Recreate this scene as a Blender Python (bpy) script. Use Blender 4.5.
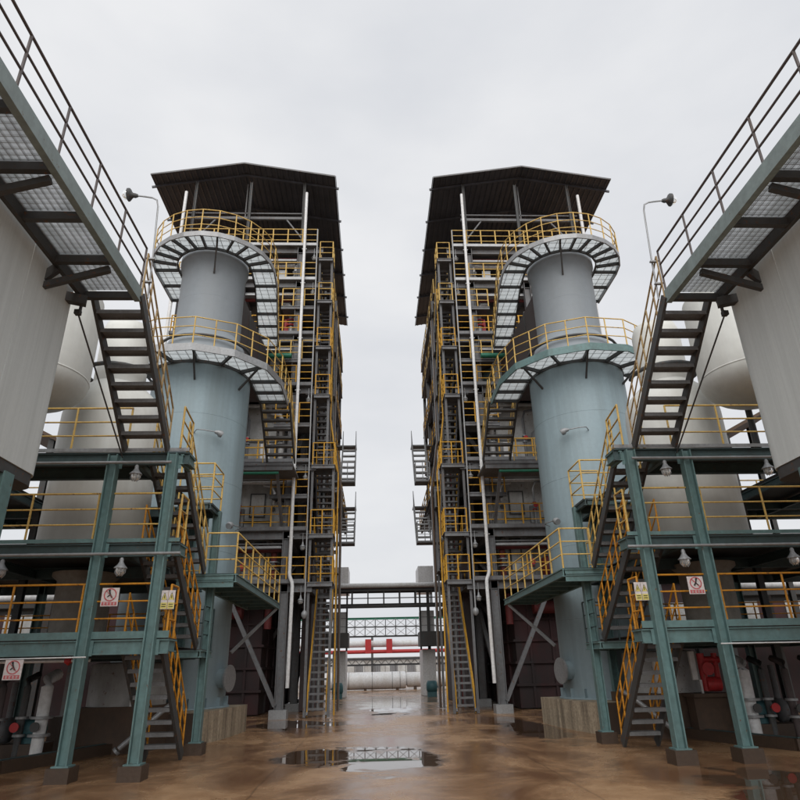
import bpy, math, random
from mathutils import Vector, Matrix
for o in list(bpy.data.objects): bpy.data.objects.remove(o)
random.seed(4)
sc = bpy.context.scene
col = sc.collection

# ------------------------------------------------------------------ camera
CAMX, CAMZ = -0.68, 1.70
FPX, HY, VPX, ROLL = 626.0, 669.5, 374.3, math.radians(1.31)     # solved from mirrored pairs in the photo (800 px)
dx, dy = VPX - 400, HY - 400
c, s = math.cos(ROLL), math.sin(ROLL)
qx, qy = c*dx - s*dy, s*dx + c*dy
PT = math.atan(qy/FPX)
YW = math.atan2(qx, FPX*math.cos(PT) + qy*math.sin(PT))
fw = Vector((-math.sin(YW)*math.cos(PT), math.cos(YW)*math.cos(PT), math.sin(PT)))
rt = Vector((math.cos(YW), math.sin(YW), 0))
up = rt.cross(fw)
R_ = c*rt - s*up
U_ = s*rt + c*up
cam = bpy.data.objects.new('camera', bpy.data.cameras.new('camera')); col.objects.link(cam)
m = Matrix((R_, U_, -fw)).transposed().to_4x4(); m.translation = (CAMX, 0, CAMZ)
cam.matrix_world = m
cam.data.sensor_width = 36; cam.data.lens = FPX/800*36; cam.data.clip_end = 3000
sc.camera = cam

# ------------------------------------------------------------------ sky and sun (overcast)
w = bpy.data.worlds.new('World'); sc.world = w; w.use_nodes = True
nt = w.node_tree; N = nt.nodes; L = nt.links
for n in list(N): N.remove(n)
out = N.new('ShaderNodeOutputWorld'); bg = N.new('ShaderNodeBackground'); bg2 = N.new('ShaderNodeBackground')
sky = N.new('ShaderNodeTexSky'); sky.sky_type = 'NISHITA'; sky.sun_disc = False
SUN_EL, SUN_AZ = math.radians(40), math.radians(184)
sky.sun_elevation = SUN_EL; sky.sun_rotation = SUN_AZ; sky.air_density = 1.5; sky.dust_density = 4
L.new(sky.outputs[0], bg.inputs[0]); bg.inputs[1].default_value = 0.05
tc = N.new('ShaderNodeTexCoord'); mp = N.new('ShaderNodeMapping'); mp.inputs['Scale'].default_value = (1.2, 1.2, 3.0)
nz = N.new('ShaderNodeTexNoise'); nz.inputs['Scale'].default_value = 1.7; nz.inputs['Detail'].default_value = 6; nz.inputs['Roughness'].default_value = 0.5
L.new(tc.outputs['Generated'], mp.inputs[0]); L.new(mp.outputs[0], nz.inputs[0])
cr = N.new('ShaderNodeValToRGB'); cr.color_ramp.elements[0].position = 0.34; cr.color_ramp.elements[1].position = 0.66
cr.color_ramp.elements[0].color = (0.425, 0.436, 0.46, 1); cr.color_ramp.elements[1].color = (0.515, 0.519, 0.53, 1)
L.new(nz.outputs[0], cr.inputs[0]); L.new(cr.outputs[0], bg2.inputs[0]); bg2.inputs[1].default_value = 1.0
mx = N.new('ShaderNodeMixShader'); mx.inputs[0].default_value = 0.95
L.new(bg.outputs[0], mx.inputs[1]); L.new(bg2.outputs[0], mx.inputs[2]); L.new(mx.outputs[0], out.inputs[0])
sl = bpy.data.lights.new('sun', 'SUN'); sl.energy = 1.5; sl.angle = math.radians(60); sl.color = (1, 0.97, 0.93)
sun = bpy.data.objects.new('sun', sl); col.objects.link(sun)
sd = Vector((math.sin(SUN_AZ)*math.cos(SUN_EL), math.cos(SUN_AZ)*math.cos(SUN_EL), math.sin(SUN_EL)))
sun.rotation_euler = sd.to_track_quat('Z', 'Y').to_euler()
sc.view_settings.view_transform = 'Standard'; sc.view_settings.look = 'None'
sc.view_settings.exposure = 0.76; sc.view_settings.gamma = 1.0

sc.cycles.max_bounces = 6; sc.cycles.transparent_max_bounces = 10

# ------------------------------------------------------------------ materials
def new_mat(name):
    m = bpy.data.materials.new(name); m.use_nodes = True
    return m, m.node_tree.nodes, m.node_tree.links, m.node_tree.nodes['Principled BSDF']
def paint(name, base, rough=0.5, dirt=(0.05, 0.04, 0.03), amt=0.5, scale=1.2, stretch=0.25, metal=0.0, bump=0.15, thr=0.5, spec=0.4, mott=0.15, chips=0.0, chipcol=(0.13, 0.055, 0.025), brush=0.0):
    """painted steel / cladding: base colour with vertical grime streaks, mottling and a faint relief"""
    m, n, l, b = new_mat(name)
    g = n.new('ShaderNodeNewGeometry'); mp = n.new('ShaderNodeMapping'); mp.inputs['Scale'].default_value = (1, 1, stretch)
    l.new(g.outputs['Position'], mp.inputs[0])
    a = n.new('ShaderNodeTexNoise'); a.inputs['Scale'].default_value = scale; a.inputs['Detail'].default_value = 8; a.inputs['Roughness'].default_value = 0.65
    l.new(mp.outputs[0], a.inputs[0])
    r = n.new('ShaderNodeValToRGB'); r.color_ramp.elements[0].position = thr-0.08; r.color_ramp.elements[1].position = thr+0.3
    r.color_ramp.elements[0].color = (0, 0, 0, 1); r.color_ramp.elements[1].color = (amt, amt, amt, 1)
    l.new(a.outputs[0], r.inputs[0])
    a2 = n.new('ShaderNodeTexNoise'); a2.inputs['Scale'].default_value = scale*5; a2.inputs['Detail'].default_value = 5
    l.new(g.outputs['Position'], a2.inputs[0])
    mr = n.new('ShaderNodeMapRange'); mr.inputs[1].default_value = 0.3; mr.inputs[2].default_value = 0.7; mr.inputs[3].default_value = 1-mott*1.1; mr.inputs[4].default_value = 1+mott*0.8
    l.new(a2.outputs[0], mr.inputs[0])
    hsv = n.new('ShaderNodeHueSaturation'); hsv.inputs['Color'].default_value = (*base, 1); l.new(mr.outputs[0], hsv.inputs['Value'])
    mix = n.new('ShaderNodeMixRGB'); l.new(r.outputs[0], mix.inputs[0]); l.new(hsv.outputs[0], mix.inputs[1]); mix.inputs[2].default_value = (*dirt, 1)
    last = mix.outputs[0]
    if brush:                                # fine upright brush / drawing marks of sheet metal
        mp3 = n.new('ShaderNodeMapping'); mp3.inputs['Scale'].default_value = (14, 14, 0.25); l.new(g.outputs['Position'], mp3.inputs[0])
        a3 = n.new('ShaderNodeTexNoise'); a3.inputs['Scale'].default_value = 1.0; a3.inputs['Detail'].default_value = 6; a3.inputs['Roughness'].default_value = 0.7; l.new(mp3.outputs[0], a3.inputs[0])
        m3 = n.new('ShaderNodeMapRange'); m3.inputs[1].default_value = 0.3; m3.inputs[2].default_value = 0.7; m3.inputs[3].default_value = 1-brush; m3.inputs[4].default_value = 1+brush; l.new(a3.outputs[0], m3.inputs[0])
        h3 = n.new('ShaderNodeHueSaturation'); l.new(last, h3.inputs['Color']); l.new(m3.outputs[0], h3.inputs['Value']); last = h3.outputs[0]
    if chips:                                # rust where paint has chipped off
        a4 = n.new('ShaderNodeTexNoise'); a4.inputs['Scale'].default_value = 9; a4.inputs['Detail'].default_value = 9; a4.inputs['Roughness'].default_value = 0.75; l.new(g.outputs['Position'], a4.inputs[0])
        r4 = n.new('ShaderNodeValToRGB'); r4.color_ramp.elements[0].position = 0.70-0.14*chips; r4.color_ramp.elements[1].position = 0.74-0.14*chips
        l.new(a4.outputs[0], r4.inputs[0]); m4 = n.new('ShaderNodeMixRGB'); l.new(r4.outputs[0], m4.inputs[0]); l.new(last, m4.inputs[1]); m4.inputs[2].default_value = (*chipcol, 1); last = m4.outputs[0]
    l.new(last, b.inputs['Base Color'])
    rr = n.new('ShaderNodeMapRange'); rr.inputs[3].default_value = max(0.05, rough-0.12); rr.inputs[4].default_value = min(1, rough+0.2)
    l.new(a2.outputs[0], rr.inputs[0]); l.new(rr.outputs[0], b.inputs['Roughness'])
    b.inputs['Metallic'].default_value = metal; b.inputs['Specular IOR Level'].default_value = spec
    if bump:
        bp = n.new('ShaderNodeBump'); bp.inputs['Strength'].default_value = bump; bp.inputs['Distance'].default_value = 0.01
        l.new(a2.outputs[0], bp.inputs['Height']); l.new(bp.outputs[0], b.inputs['Normal'])
    return m
M = {}
M['teal'] = paint('teal_paint', (0.118, 0.205, 0.205), 0.45, (0.06, 0.07, 0.06), 0.6, 2.0, chips=0.55)
M['teal_pale'] = paint('pale_teal_paint', (0.22, 0.275, 0.272), 0.45, (0.12, 0.14, 0.13), 0.6, 2.0, chips=0.55)
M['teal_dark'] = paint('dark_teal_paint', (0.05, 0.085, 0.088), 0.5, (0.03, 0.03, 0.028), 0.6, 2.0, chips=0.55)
M['dark'] = paint('dark_grey_steel', (0.062, 0.066, 0.068), 0.55, (0.05, 0.035, 0.025), 0.6, 2.5, chips=0.8)
M['tower'] = paint('tower_grey_steel', (0.145, 0.15, 0.158), 0.55, (0.04, 0.03, 0.025), 0.75, 1.5, chips=0.8)
M['railgrey'] = paint('weathered_rail', (0.10, 0.085, 0.085), 0.5, (0.10, 0.06, 0.03), 0.5, 4.0)
M['yellow'] = paint('yellow_rail_paint', (0.62, 0.34, 0.035), 0.5, (0.18, 0.08, 0.03), 0.65, 5.0, 0.6, chips=0.8)
M['rustyellow'] = paint('rusted_yellow_rail', (0.36, 0.25, 0.11), 0.5, (0.16, 0.09, 0.05), 0.7, 5.0, 0.6, chips=0.9)
M['paleyellow'] = paint('faded_yellow_rail_paint', (0.62, 0.42, 0.12), 0.5, (0.22, 0.13, 0.06), 0.6, 5.0, 0.6, chips=0.8)
M['orange'] = paint('orange_rail_paint', (0.62, 0.27, 0.02), 0.5, (0.20, 0.09, 0.03), 0.55, 5.0, 0.6, chips=0.8)
M['blue'] = paint('pale_blue_shell_paint', (0.245, 0.32, 0.352), 0.5, (0.15, 0.185, 0.19), 0.7, 1.6, 0.06, bump=0.08, mott=0.05, chips=0.15)
M['grey_shell'] = paint('grey_shell_paint', (0.225, 0.255, 0.28), 0.5, (0.19, 0.20, 0.205), 0.5, 0.9, 0.12, bump=0.08, mott=0.05, chips=0.15)
M['clad'] = paint('galvanised_cladding', (0.63, 0.67, 0.665), 0.45, (0.49, 0.53, 0.525), 0.7, 2.6, 0.04, metal=0.0, bump=0.05, thr=0.42, mott=0.03, brush=0.07)
M['white'] = paint('cream_vessel_paint', (0.60, 0.605, 0.575), 0.5, (0.36, 0.34, 0.29), 0.55, 1.1, 0.15, bump=0.06, mott=0.04)
M['skirt'] = paint('fireproofed_skirt', (0.30, 0.275, 0.24), 0.8, (0.10, 0.08, 0.06), 0.7, 1.4, 0.4)
M['casing'] = paint('grey_casing', (0.46, 0.47, 0.465), 0.6, (0.12, 0.09, 0.07), 0.8, 0.7, 0.3, chips=0.7)
M['casing_dark'] = paint('dark_casing', (0.075, 0.066, 0.066), 0.7, (0.09, 0.03, 0.03), 0.6, 0.8, 0.5)  # dark casing tone; on the shaft walls it carries the interior's shade
M['dark_fill'] = paint('shade_fill_black', (0.035, 0.027, 0.028), 0.7, (0.10, 0.015, 0.018), 0.6, 0.7, 0.5)  # near-black with oxide red; shade of deep interiors put into the colour
M['midgrey'] = paint('mid_grey_plate', (0.20, 0.195, 0.19), 0.55, (0.10, 0.07, 0.055), 0.8, 1.2, 0.3, chips=0.8)
M['roof'] = paint('dark_roof_sheet', (0.062, 0.066, 0.078), 0.42, (0.02, 0.02, 0.022), 0.7, 0.6, 1.0)
M['pipe'] = paint('white_pipe_paint', (0.66, 0.67, 0.68), 0.4, (0.40, 0.36, 0.30), 0.5, 2.0)
M['galv'] = paint('galvanised_pipe', (0.30, 0.31, 0.32), 0.4, (0.16, 0.14, 0.12), 0.5, 3.0, metal=0.3)
M['red'] = paint('red_paint', (0.50, 0.035, 0.04), 0.45, (0.22, 0.05, 0.04), 0.5, 3.0, chips=0.8)
M['darkred'] = paint('oxide_red_paint', (0.16, 0.03, 0.03), 0.6, (0.05, 0.02, 0.02), 0.7, 2.0)
M['green'] = paint('green_paint', (0.02, 0.16, 0.10), 0.5, (0.02, 0.06, 0.04), 0.5, 3.0)
M['concrete'] = paint('stained_concrete', (0.42, 0.345, 0.25), 0.7, (0.04, 0.026, 0.018), 1.0, 3.2, 0.10, bump=0.4, thr=0.50, mott=0.25)
M['wetconcrete'] = paint('wet_concrete_plinth', (0.062, 0.04, 0.027), 0.45, (0.05, 0.035, 0.025), 0.8, 3.0, 0.6, bump=0.4)
M['brown'] = paint('rusty_wall', (0.10, 0.065, 0.045), 0.7, (0.04, 0.03, 0.025), 0.8, 1.5, 0.5)
M['motor'] = paint('motor_blue', (0.05, 0.14, 0.16), 0.45, (0.04, 0.05, 0.05), 0.5, 4.0)
M['treadwet'] = paint('tread_steel', (0.17, 0.175, 0.18), 0.4, (0.09, 0.08, 0.07), 0.6, 5.0)
M['lampgrey'] = paint('lamp_casting', (0.27, 0.28, 0.29), 0.4, (0.15, 0.15, 0.15), 0.5, 6.0, metal=0.2)
M['signwhite'] = paint('sign_white', (0.62, 0.57, 0.56), 0.4, (0.5, 0.45, 0.4), 0.3, 4.0, bump=0)
M['signred'] = paint('sign_red', (0.50, 0.10, 0.11), 0.4, (0.4, 0.06, 0.06), 0.3, 4.0, bump=0)
M['signyellow'] = paint('sign_yellow', (0.62, 0.54, 0.16), 0.4, (0.5, 0.4, 0.1), 0.3, 4.0, bump=0)
M['black'] = paint('black_print', (0.02, 0.02, 0.02), 0.5, (0.03, 0.03, 0.03), 0.3, 4.0, bump=0)
m, n, l, b = new_mat('lamp_glass'); b.inputs['Base Color'].default_value = (0.9, 0.92, 0.92, 1); b.inputs['Roughness'].default_value = 0.06
b.inputs['Transmission Weight'].default_value = 0.75; M['glass'] = m

def grating(name, tint, opacity, pitch=0.11, lw=0.14, glow=0.5, tr_col=(0.5, 0.52, 0.53)):
    """open bar grating: steel bars with real gaps, cut out by a procedural grid"""
    m, n, l, b = new_mat(name)
    b.inputs['Base Color'].default_value = (*tint, 1); b.inputs['Roughness'].default_value = 0.5
    g = n.new('ShaderNodeNewGeometry'); sp = n.new('ShaderNodeSeparateXYZ'); l.new(g.outputs['Position'], sp.inputs[0])
    fs = []
    for ax in (0, 1):
        mu = n.new('ShaderNodeMath'); mu.operation = 'MULTIPLY'; mu.inputs[1].default_value = 1/pitch
        fr = n.new('ShaderNodeMath'); fr.operation = 'FRACT'; lt = n.new('ShaderNodeMath'); lt.operation = 'LESS_THAN'; lt.inputs[1].default_value = lw
        l.new(sp.outputs[ax], mu.inputs[0]); l.new(mu.outputs[0], fr.inputs[0]); l.new(fr.outputs[0], lt.inputs[0]); fs.append(lt)
    mxm = n.new('ShaderNodeMath'); mxm.operation = 'MAXIMUM'; l.new(fs[0].outputs[0], mxm.inputs[0]); l.new(fs[1].outputs[0], mxm.inputs[1])
    nz = n.new('ShaderNodeTexNoise'); nz.inputs['Scale'].default_value = 2.5; nz.inputs['Detail'].default_value = 4; l.new(g.outputs['Position'], nz.inputs[0])
    ad = n.new('ShaderNodeMapRange'); ad.inputs[1].default_value = 0.3; ad.inputs[2].default_value = 0.7; ad.inputs[3].default_value = opacity-0.12; ad.inputs[4].default_value = opacity+0.12
    l.new(nz.outputs[0], ad.inputs[0])
    m2 = n.new('ShaderNodeMath'); m2.operation = 'MAXIMUM'; l.new(mxm.outputs[0], m2.inputs[0]); l.new(ad.outputs[0], m2.inputs[1])
    tr = n.new('ShaderNodeBsdfTransparent'); ms = n.new('ShaderNodeMixShader')
    tl = n.new('ShaderNodeBsdfTranslucent'); tl.inputs[0].default_value = (*tr_col, 1)   # light scattered down between the bearing bars
    mt_ = n.new('ShaderNodeMixShader'); mt_.inputs[0].default_value = glow
    gl = n.new('ShaderNodeMath'); gl.operation = 'MULTIPLY'; gl.inputs[1].default_value = -glow
    l.new(mxm.outputs[0], gl.inputs[0]); g2 = n.new('ShaderNodeMath'); g2.operation = 'ADD'; g2.inputs[1].default_value = glow; l.new(gl.outputs[0], g2.inputs[0]); l.new(g2.outputs[0], mt_.inputs[0])
    l.new(b.outputs[0], mt_.inputs[1]); l.new(tl.outputs[0], mt_.inputs[2])
    l.new(m2.outputs[0], ms.inputs[0]); l.new(tr.outputs[0], ms.inputs[1]); l.new(mt_.outputs[0], ms.inputs[2])
    l.new(ms.outputs[0], n['Material Output'].inputs[0])
    return m
M['grate'] = grating('bar_grating', (0.20, 0.21, 0.215), 0.66, 0.11, 0.10, 0.55)
M['grate_light'] = grating('light_bar_grating', (0.36, 0.37, 0.38), 0.78, 0.30, 0.05, 0.9, (0.68, 0.71, 0.72))

# wet yard: brown stained concrete, damp patches and standing water
m, n, l, b = new_mat('wet_yard'); M['yard'] = m
g = n.new('ShaderNodeNewGeometry'); mp = n.new('ShaderNodeMapping'); mp.inputs['Scale'].default_value = (0.62, 0.42, 1)
l.new(g.outputs['Position'], mp.inputs[0])
def noise(scale, detail=6, rough=0.55, src=None, dist=0.0):
    t = n.new('ShaderNodeTexNoise'); t.inputs['Scale'].default_value = scale; t.inputs['Detail'].default_value = detail
    t.inputs['Roughness'].default_value = rough; t.inputs['Distortion'].default_value = dist
    l.new((src or g.outputs['Position']), t.inputs[0]); return t.outputs[0]
def ramp(src, a, bb, ca, cb):
    r = n.new('ShaderNodeValToRGB'); r.color_ramp.elements[0].position = a; r.color_ramp.elements[1].position = bb
    r.color_ramp.elements[0].color = (*ca, 1); r.color_ramp.elements[1].color = (*cb, 1); l.new(src, r.inputs[0]); return r.outputs[0]
def mth(op, a, bb):
    t = n.new('ShaderNodeMath'); t.operation = op
    for i, v in enumerate((a, bb)):
        if isinstance(v, (int, float)): t.inputs[i].default_value = v
        else: l.new(v, t.inputs[i])
    return t.outputs[0]
big = noise(0.75, 7, 0.6, mp.outputs[0], 0.6)
dry = ramp(noise(2.2, 8, 0.7), 0.3, 0.72, (0.30, 0.165, 0.082), (0.50, 0.325, 0.19))
fine = noise(18, 6, 0.7)
mixf = n.new('ShaderNodeMixRGB'); mixf.blend_type = 'MULTIPLY'; mixf.inputs[0].default_value = 0.55; l.new(dry, mixf.inputs[1])
l.new(ramp(fine, 0.3, 0.7, (0.6, 0.57, 0.53), (1.1, 1.1, 1.1)), mixf.inputs[2])
sx0 = n.new('ShaderNodeSeparateXYZ'); l.new(g.outputs['Position'], sx0.inputs[0])
damp = ramp(big, 0.38, 0.62, (1, 1, 1), (0, 0, 0))
wet = n.new('ShaderNodeMixRGB'); l.new(damp, wet.inputs[0]); l.new(mixf.outputs[0], wet.inputs[1]); wet.inputs[2].default_value = (0.165, 0.082, 0.04, 1)
jx = mth('ABSOLUTE', mth('SUBTRACT', mth('FRACT', mth('MULTIPLY', mth('ADD', sx0.outputs[0], mth('MULTIPLY', noise(1.5, 3), 0.12)), 0.2), 0), 0.5), 0)
jy = mth('ABSOLUTE', mth('SUBTRACT', mth('FRACT', mth('MULTIPLY', mth('ADD', sx0.outputs[1], mth('MULTIPLY', noise(1.5, 3), 0.12)), 0.2), 0), 0.5), 0)
joint = mth('LESS_THAN', mth('MINIMUM', jx, jy), 0.0035)
wj = n.new('ShaderNodeMixRGB'); l.new(mth('MULTIPLY', joint, 0.35), wj.inputs[0]); l.new(wet.outputs[0], wj.inputs[1]); wj.inputs[2].default_value = (0.04, 0.026, 0.018, 1)
wet = wj
# standing water: hollows of the slab; the main one lies mid-yard
spx = n.new('ShaderNodeSeparateXYZ'); l.new(g.outputs['Position'], spx.inputs[0])
def blob(x, y, rx, ry, soft=1.0):
    ax = mth('MULTIPLY', mth('SUBTRACT', spx.outputs[0], x), 1/rx); ay = mth('MULTIPLY', mth('SUBTRACT', spx.outputs[1], y), 1/ry)
    return mth('SUBTRACT', 1.0, mth('ADD', mth('MULTIPLY', ax, ax), mth('MULTIPLY', ay, ay)))
hollow = mth('MAXIMUM', blob(-0.45, 14.9, 1.15, 2.3), blob(5.6, 9.6, 1.5, 2.6))
hollow = mth('MAXIMUM', hollow, blob(-0.9, 9.2, 0.8, 1.3))
hollow = mth('MAXIMUM', hollow, blob(-3.4, 24.5, 1.6, 2.2)); hollow = mth('MAXIMUM', hollow, blob(0.2, 37, 1.8, 9))
hollow = mth('MAXIMUM', hollow, blob(-1.9, 15.6, 0.9, 1.5)); hollow = mth('MAXIMUM', hollow, blob(4.0, 20.5, 0.8, 4))
edge = mth('MULTIPLY', mth('SUBTRACT', noise(1.1, 6, 0.6, None, 0.5), 0.5), 4.2)
water = n.new('ShaderNodeMapRange'); water.inputs[1].default_value = -0.1; water.inputs[2].default_value = 0.35
l.new(mth('ADD', mth('MAXIMUM', hollow, -1.4), edge), water.inputs[0]); water = water.outputs[0]
wcol = n.new('ShaderNodeMixRGB'); l.new(water, wcol.inputs[0]); l.new(wet.outputs[0], wcol.inputs[1]); wcol.inputs[2].default_value = (0.075, 0.045, 0.028, 1)
l.new(wcol.outputs[0], b.inputs['Base Color'])
ro = n.new('ShaderNodeMixRGB'); l.new(damp, ro.inputs[0]); ro.inputs[1].default_value = (0.33, 0.33, 0.33, 1); ro.inputs[2].default_value = (0.10, 0.10, 0.10, 1)
ro2 = n.new('ShaderNodeMixRGB'); l.new(water, ro2.inputs[0]); l.new(ro.outputs[0], ro2.inputs[1]); ro2.inputs[2].default_value = (0.015, 0.015, 0.015, 1)
l.new(ro2.outputs[0], b.inputs['Roughness']); b.inputs['IOR'].default_value = 1.4
bp = n.new('ShaderNodeBump'); bp.inputs['Distance'].default_value = 0.02
l.new(fine, bp.inputs['Height']); l.new(mth('MULTIPLY', mth('SUBTRACT', 1.0, mth('MAXIMUM', water, mth('MULTIPLY', damp, 0.8))), 0.5), bp.inputs['Strength']); l.new(bp.outputs[0], b.inputs['Normal'])

# ------------------------------------------------------------------ mesh helpers. Plan coordinates (d, y, z): d = metres out from the yard's axis
class MB:
    def __init__(s): s.v = []; s.f = []; s.sm = []
    def add(s, vs, fs, smooth=False):
        o = len(s.v); s.v += [tuple(v) for v in vs]; s.f += [tuple(i+o for i in f) for f in fs]; s.sm += [smooth]*len(fs)
        return s
    def box(s, a, b):
        (x0, y0, z0), (x1, y1, z1) = a, b
        return s.add([(x0,y0,z0),(x1,y0,z0),(x1,y1,z0),(x0,y1,z0),(x0,y0,z1),(x1,y0,z1),(x1,y1,z1),(x0,y1,z1)],
                     [(0,3,2,1),(4,5,6,7),(0,1,5,4),(1,2,6,5),(2,3,7,6),(3,0,4,7)])
    def beam(s, p, q, w, h, up=(0, 0, 1)):
        p, q = Vector(p), Vector(q); d = (q-p).normalized(); u = Vector(up)
        if abs(d.dot(u)) > 0.99: u = Vector((0, 1, 0))
        r = d.cross(u).normalized()*w/2; u = r.cross(d).normalized()*h/2
        vs = [e+a*r+b*u for e in (p, q) for a, b in ((-1,-1),(1,-1),(1,1),(-1,1))]
        return s.add(vs, [(3,2,1,0),(4,5,6,7),(0,1,5,4),(1,2,6,5),(2,3,7,6),(3,0,4,7)])
    def hbeam(s, p, q, w, h, up=(0, 0, 1), t=0.025):
        """rolled H section"""
        p, q = Vector(p), Vector(q); d = (q-p).normalized(); u = Vector(up)
        if abs(d.dot(u)) > 0.99: u = Vector((0, 1, 0))
        u = (u - d*u.dot(d)).normalized()
        s.beam(p+u*(h-t)/2, q+u*(h-t)/2, w, t, u); s.beam(p-u*(h-t)/2, q-u*(h-t)/2, w, t, u)
        return s.beam(p, q, t, h-2*t, u)
    def tube(s, pts, r, n=8, cap=True):
        pts = [Vector(p) for p in pts]; rings = []
        for i, p in enumerate(pts):
            a = pts[max(0, i-1)]; b = pts[min(len(pts)-1, i+1)]; d = (b-a).normalized()
            u = Vector((0, 0, 1)) if abs(d.z) < 0.9 else Vector((0, 1, 0))
            x = d.cross(u).normalized(); y = x.cross(d).normalized()
            rr = r if not isinstance(r, (list, tuple)) else r[i]
            rings.append([p + rr*(math.cos(2*math.pi*k/n)*x + math.sin(2*math.pi*k/n)*y) for k in range(n)])
        vs = [v for ring in rings for v in ring]; fs = []
        for i in range(len(pts)-1):
            for k in range(n):
                fs.append((i*n+k, i*n+(k+1) % n, (i+1)*n+(k+1) % n, (i+1)*n+k))
        s.add(vs, fs, n > 5)
        if cap: s.add(rings[0], [tuple(range(n))[::-1]]); s.add(rings[-1], [tuple(range(n))])
        return s
    def lathe(s, cx, cy, prof, n=48):
        vs = []; fs = []
        for r, z in prof:
            vs += [(cx+r*math.cos(2*math.pi*k/n), cy+r*math.sin(2*math.pi*k/n), z) for k in range(n)]
        for i in range(len(prof)-1):
            for k in range(n): fs.append((i*n+k, i*n+(k+1) % n, (i+1)*n+(k+1) % n, (i+1)*n+k))
        return s.add(vs, fs, True)
    def prism(s, poly, z0, z1):
        k = len(poly)
        vs = [(x, y, z0) for x, y in poly] + [(x, y, z1) for x, y in poly]
        return s.add(vs, [tuple(range(k))[::-1], tuple(range(k, 2*k))] + [(i, (i+1) % k, (i+1) % k+k, i+k) for i in range(k)])

def shrink(o, k):
    o.scale = (k, k, k)

SIDE = 1                                    # +1 right row, -1 left row (a mirrored twin), 0 none
def W(p):                                   # plan coordinates to world
    return Vector((p[0]*(SIDE if SIDE else 1), p[1], p[2]))
def tag(o, label, cat, group=None, kind=None):
    if label: o['label'] = label
    if cat: o['category'] = cat
    if group: o['group'] = group
    if kind: o['kind'] = kind
    return o
def thing(name, loc, label, cat, group=None):
    o = bpy.data.objects.new(name, None); col.objects.link(o); o.location = W(loc); o.empty_display_size = 0.2
    return tag(o, label, cat, group)
def worldloc(o):
    v = Vector((0, 0, 0))
    while o: v = v + o.location; o = o.parent
    return v
def build(mb, name, mat, parent=None, loc=None):
    """mb in plan coordinates -> ONE mesh object"""
    off = worldloc(parent) if parent else Vector((0, 0, 0))
    base = W(loc) if loc else off
    vs = [W(v)-base for v in mb.v]
    fs = mb.f if SIDE >= 0 else [f[::-1] for f in mb.f]
    me = bpy.data.meshes.new(name); me.from_pydata(vs, [], fs); me.materials.append(M[mat] if isinstance(mat, str) else mat)
    me.polygons.foreach_set('use_smooth', mb.sm)
    o = bpy.data.objects.new(name, me); col.objects.link(o); o.location = base-off if parent else base
    if parent: o.parent = parent
    return o
_cache = {}
def unit(kind, mat):
    k = (kind, mat)
    if k not in _cache:
        mb = MB()
        if kind == 'cube': mb.box((-.5, -.5, -.5), (.5, .5, .5))
        elif kind == 'tread':                # plate with a turned-down nosing and back lip
            mb.box((-.5, -.5, -.02), (.5, .5, .02)); mb.box((-.5, -.5, -.06), (.5, -.46, -.02)); mb.box((-.5, .46, -.06), (.5, .5, -.02))
        elif kind == 'post': mb.tube([(0, 0, 0), (0, 0, 1)], 1, 6)
        me = bpy.data.meshes.new(kind); me.from_pydata(mb.v, [], mb.f); me.materials.append(M[mat]); me.polygons.foreach_set('use_smooth', [kind == 'post']*len(mb.f))
        _cache[k] = me
    return _cache[k]
def piece(kind, name, mat, parent, at, scale):
    o = bpy.data.objects.new(name, unit(kind, mat)); col.objects.link(o)
    o.location = W(at)-worldloc(parent); o.scale = scale; o.parent = parent
    return o
def lerp(a, b, t): return tuple(a[i]+(b[i]-a[i])*t for i in range(3))

def guardrail(parent, pts, mat, h=1.0, spacing=1.1, r=0.022, rails=(1.0, 0.66, 0.33), posts=True, skip_first=False, pr=0.024, name='guard_rail', ends=True):
    """pts: polyline at deck level. One mesh of rails; each post a piece under it"""
    def bar(k, rr): return MB().tube([(p[0], p[1], p[2]+h*k) for p in pts], rr, 6)
    g = build(bar(rails[0], r), name, mat, parent, loc=pts[0])
    for k in rails[1:]: build(bar(k, r*0.85), 'middle_rail', mat, g, loc=pts[0])
    if posts:
        for i in range(len(pts)-1):
            a, b = pts[i], pts[i+1]; ln = (Vector(b)-Vector(a)).length; k = max(1, round(ln/spacing))
            for j in range(k+1 if i == len(pts)-2 else k):
                if i == 0 and j == 0 and skip_first: continue
                p = lerp(a, b, j/k)
                piece('post', 'post', mat, g, (p[0], p[1], p[2]-0.02), (pr, pr, h+0.02))
    return g
def stair(name, label, d0, d1, top, bot, group, smat='dark', tmat='treadwet', rmat='yellow', rails='both', rise=0.235, cat='staircase', sh=0.2, rh=0.95, sp=0.85):
    """top, bot = (y, z); d0 inner, d1 outer"""
    (y1, z1), (y0, z0) = top, bot
    t = thing(name, ((d0+d1)/2, y0, z0), label, cat, group)
    sl = Vector((0, y1-y0, z1-z0)).normalized()
    for d in (d0, d1):
        mb = MB(); mb.beam((d, y0, z0), (d, y1, z1), 0.06, sh); build(mb, 'stringer', smat, t, loc=(d, y0, z0))
    n = max(2, round((z1-z0)/rise)); run = abs(y1-y0)/n
    for i in range(1, n):
        f = i/n
        piece('tread', 'tread', tmat, t, ((d0+d1)/2, y0+(y1-y0)*f, z0+(z1-z0)*f), (abs(d1-d0)-0.065, max(0.2, min(0.26, run*1.15)), 1.0))
    for d in ({'both': (d0, d1), 'in': (d0,), 'out': (d1,), 'none': ()})[rails]:
        pts = [(d, y0, z0), (d, y1, z1)]
        guardrail(t, pts, rmat, rh, sp, 0.02, name='hand_rail', pr=0.02)
    return t
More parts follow.
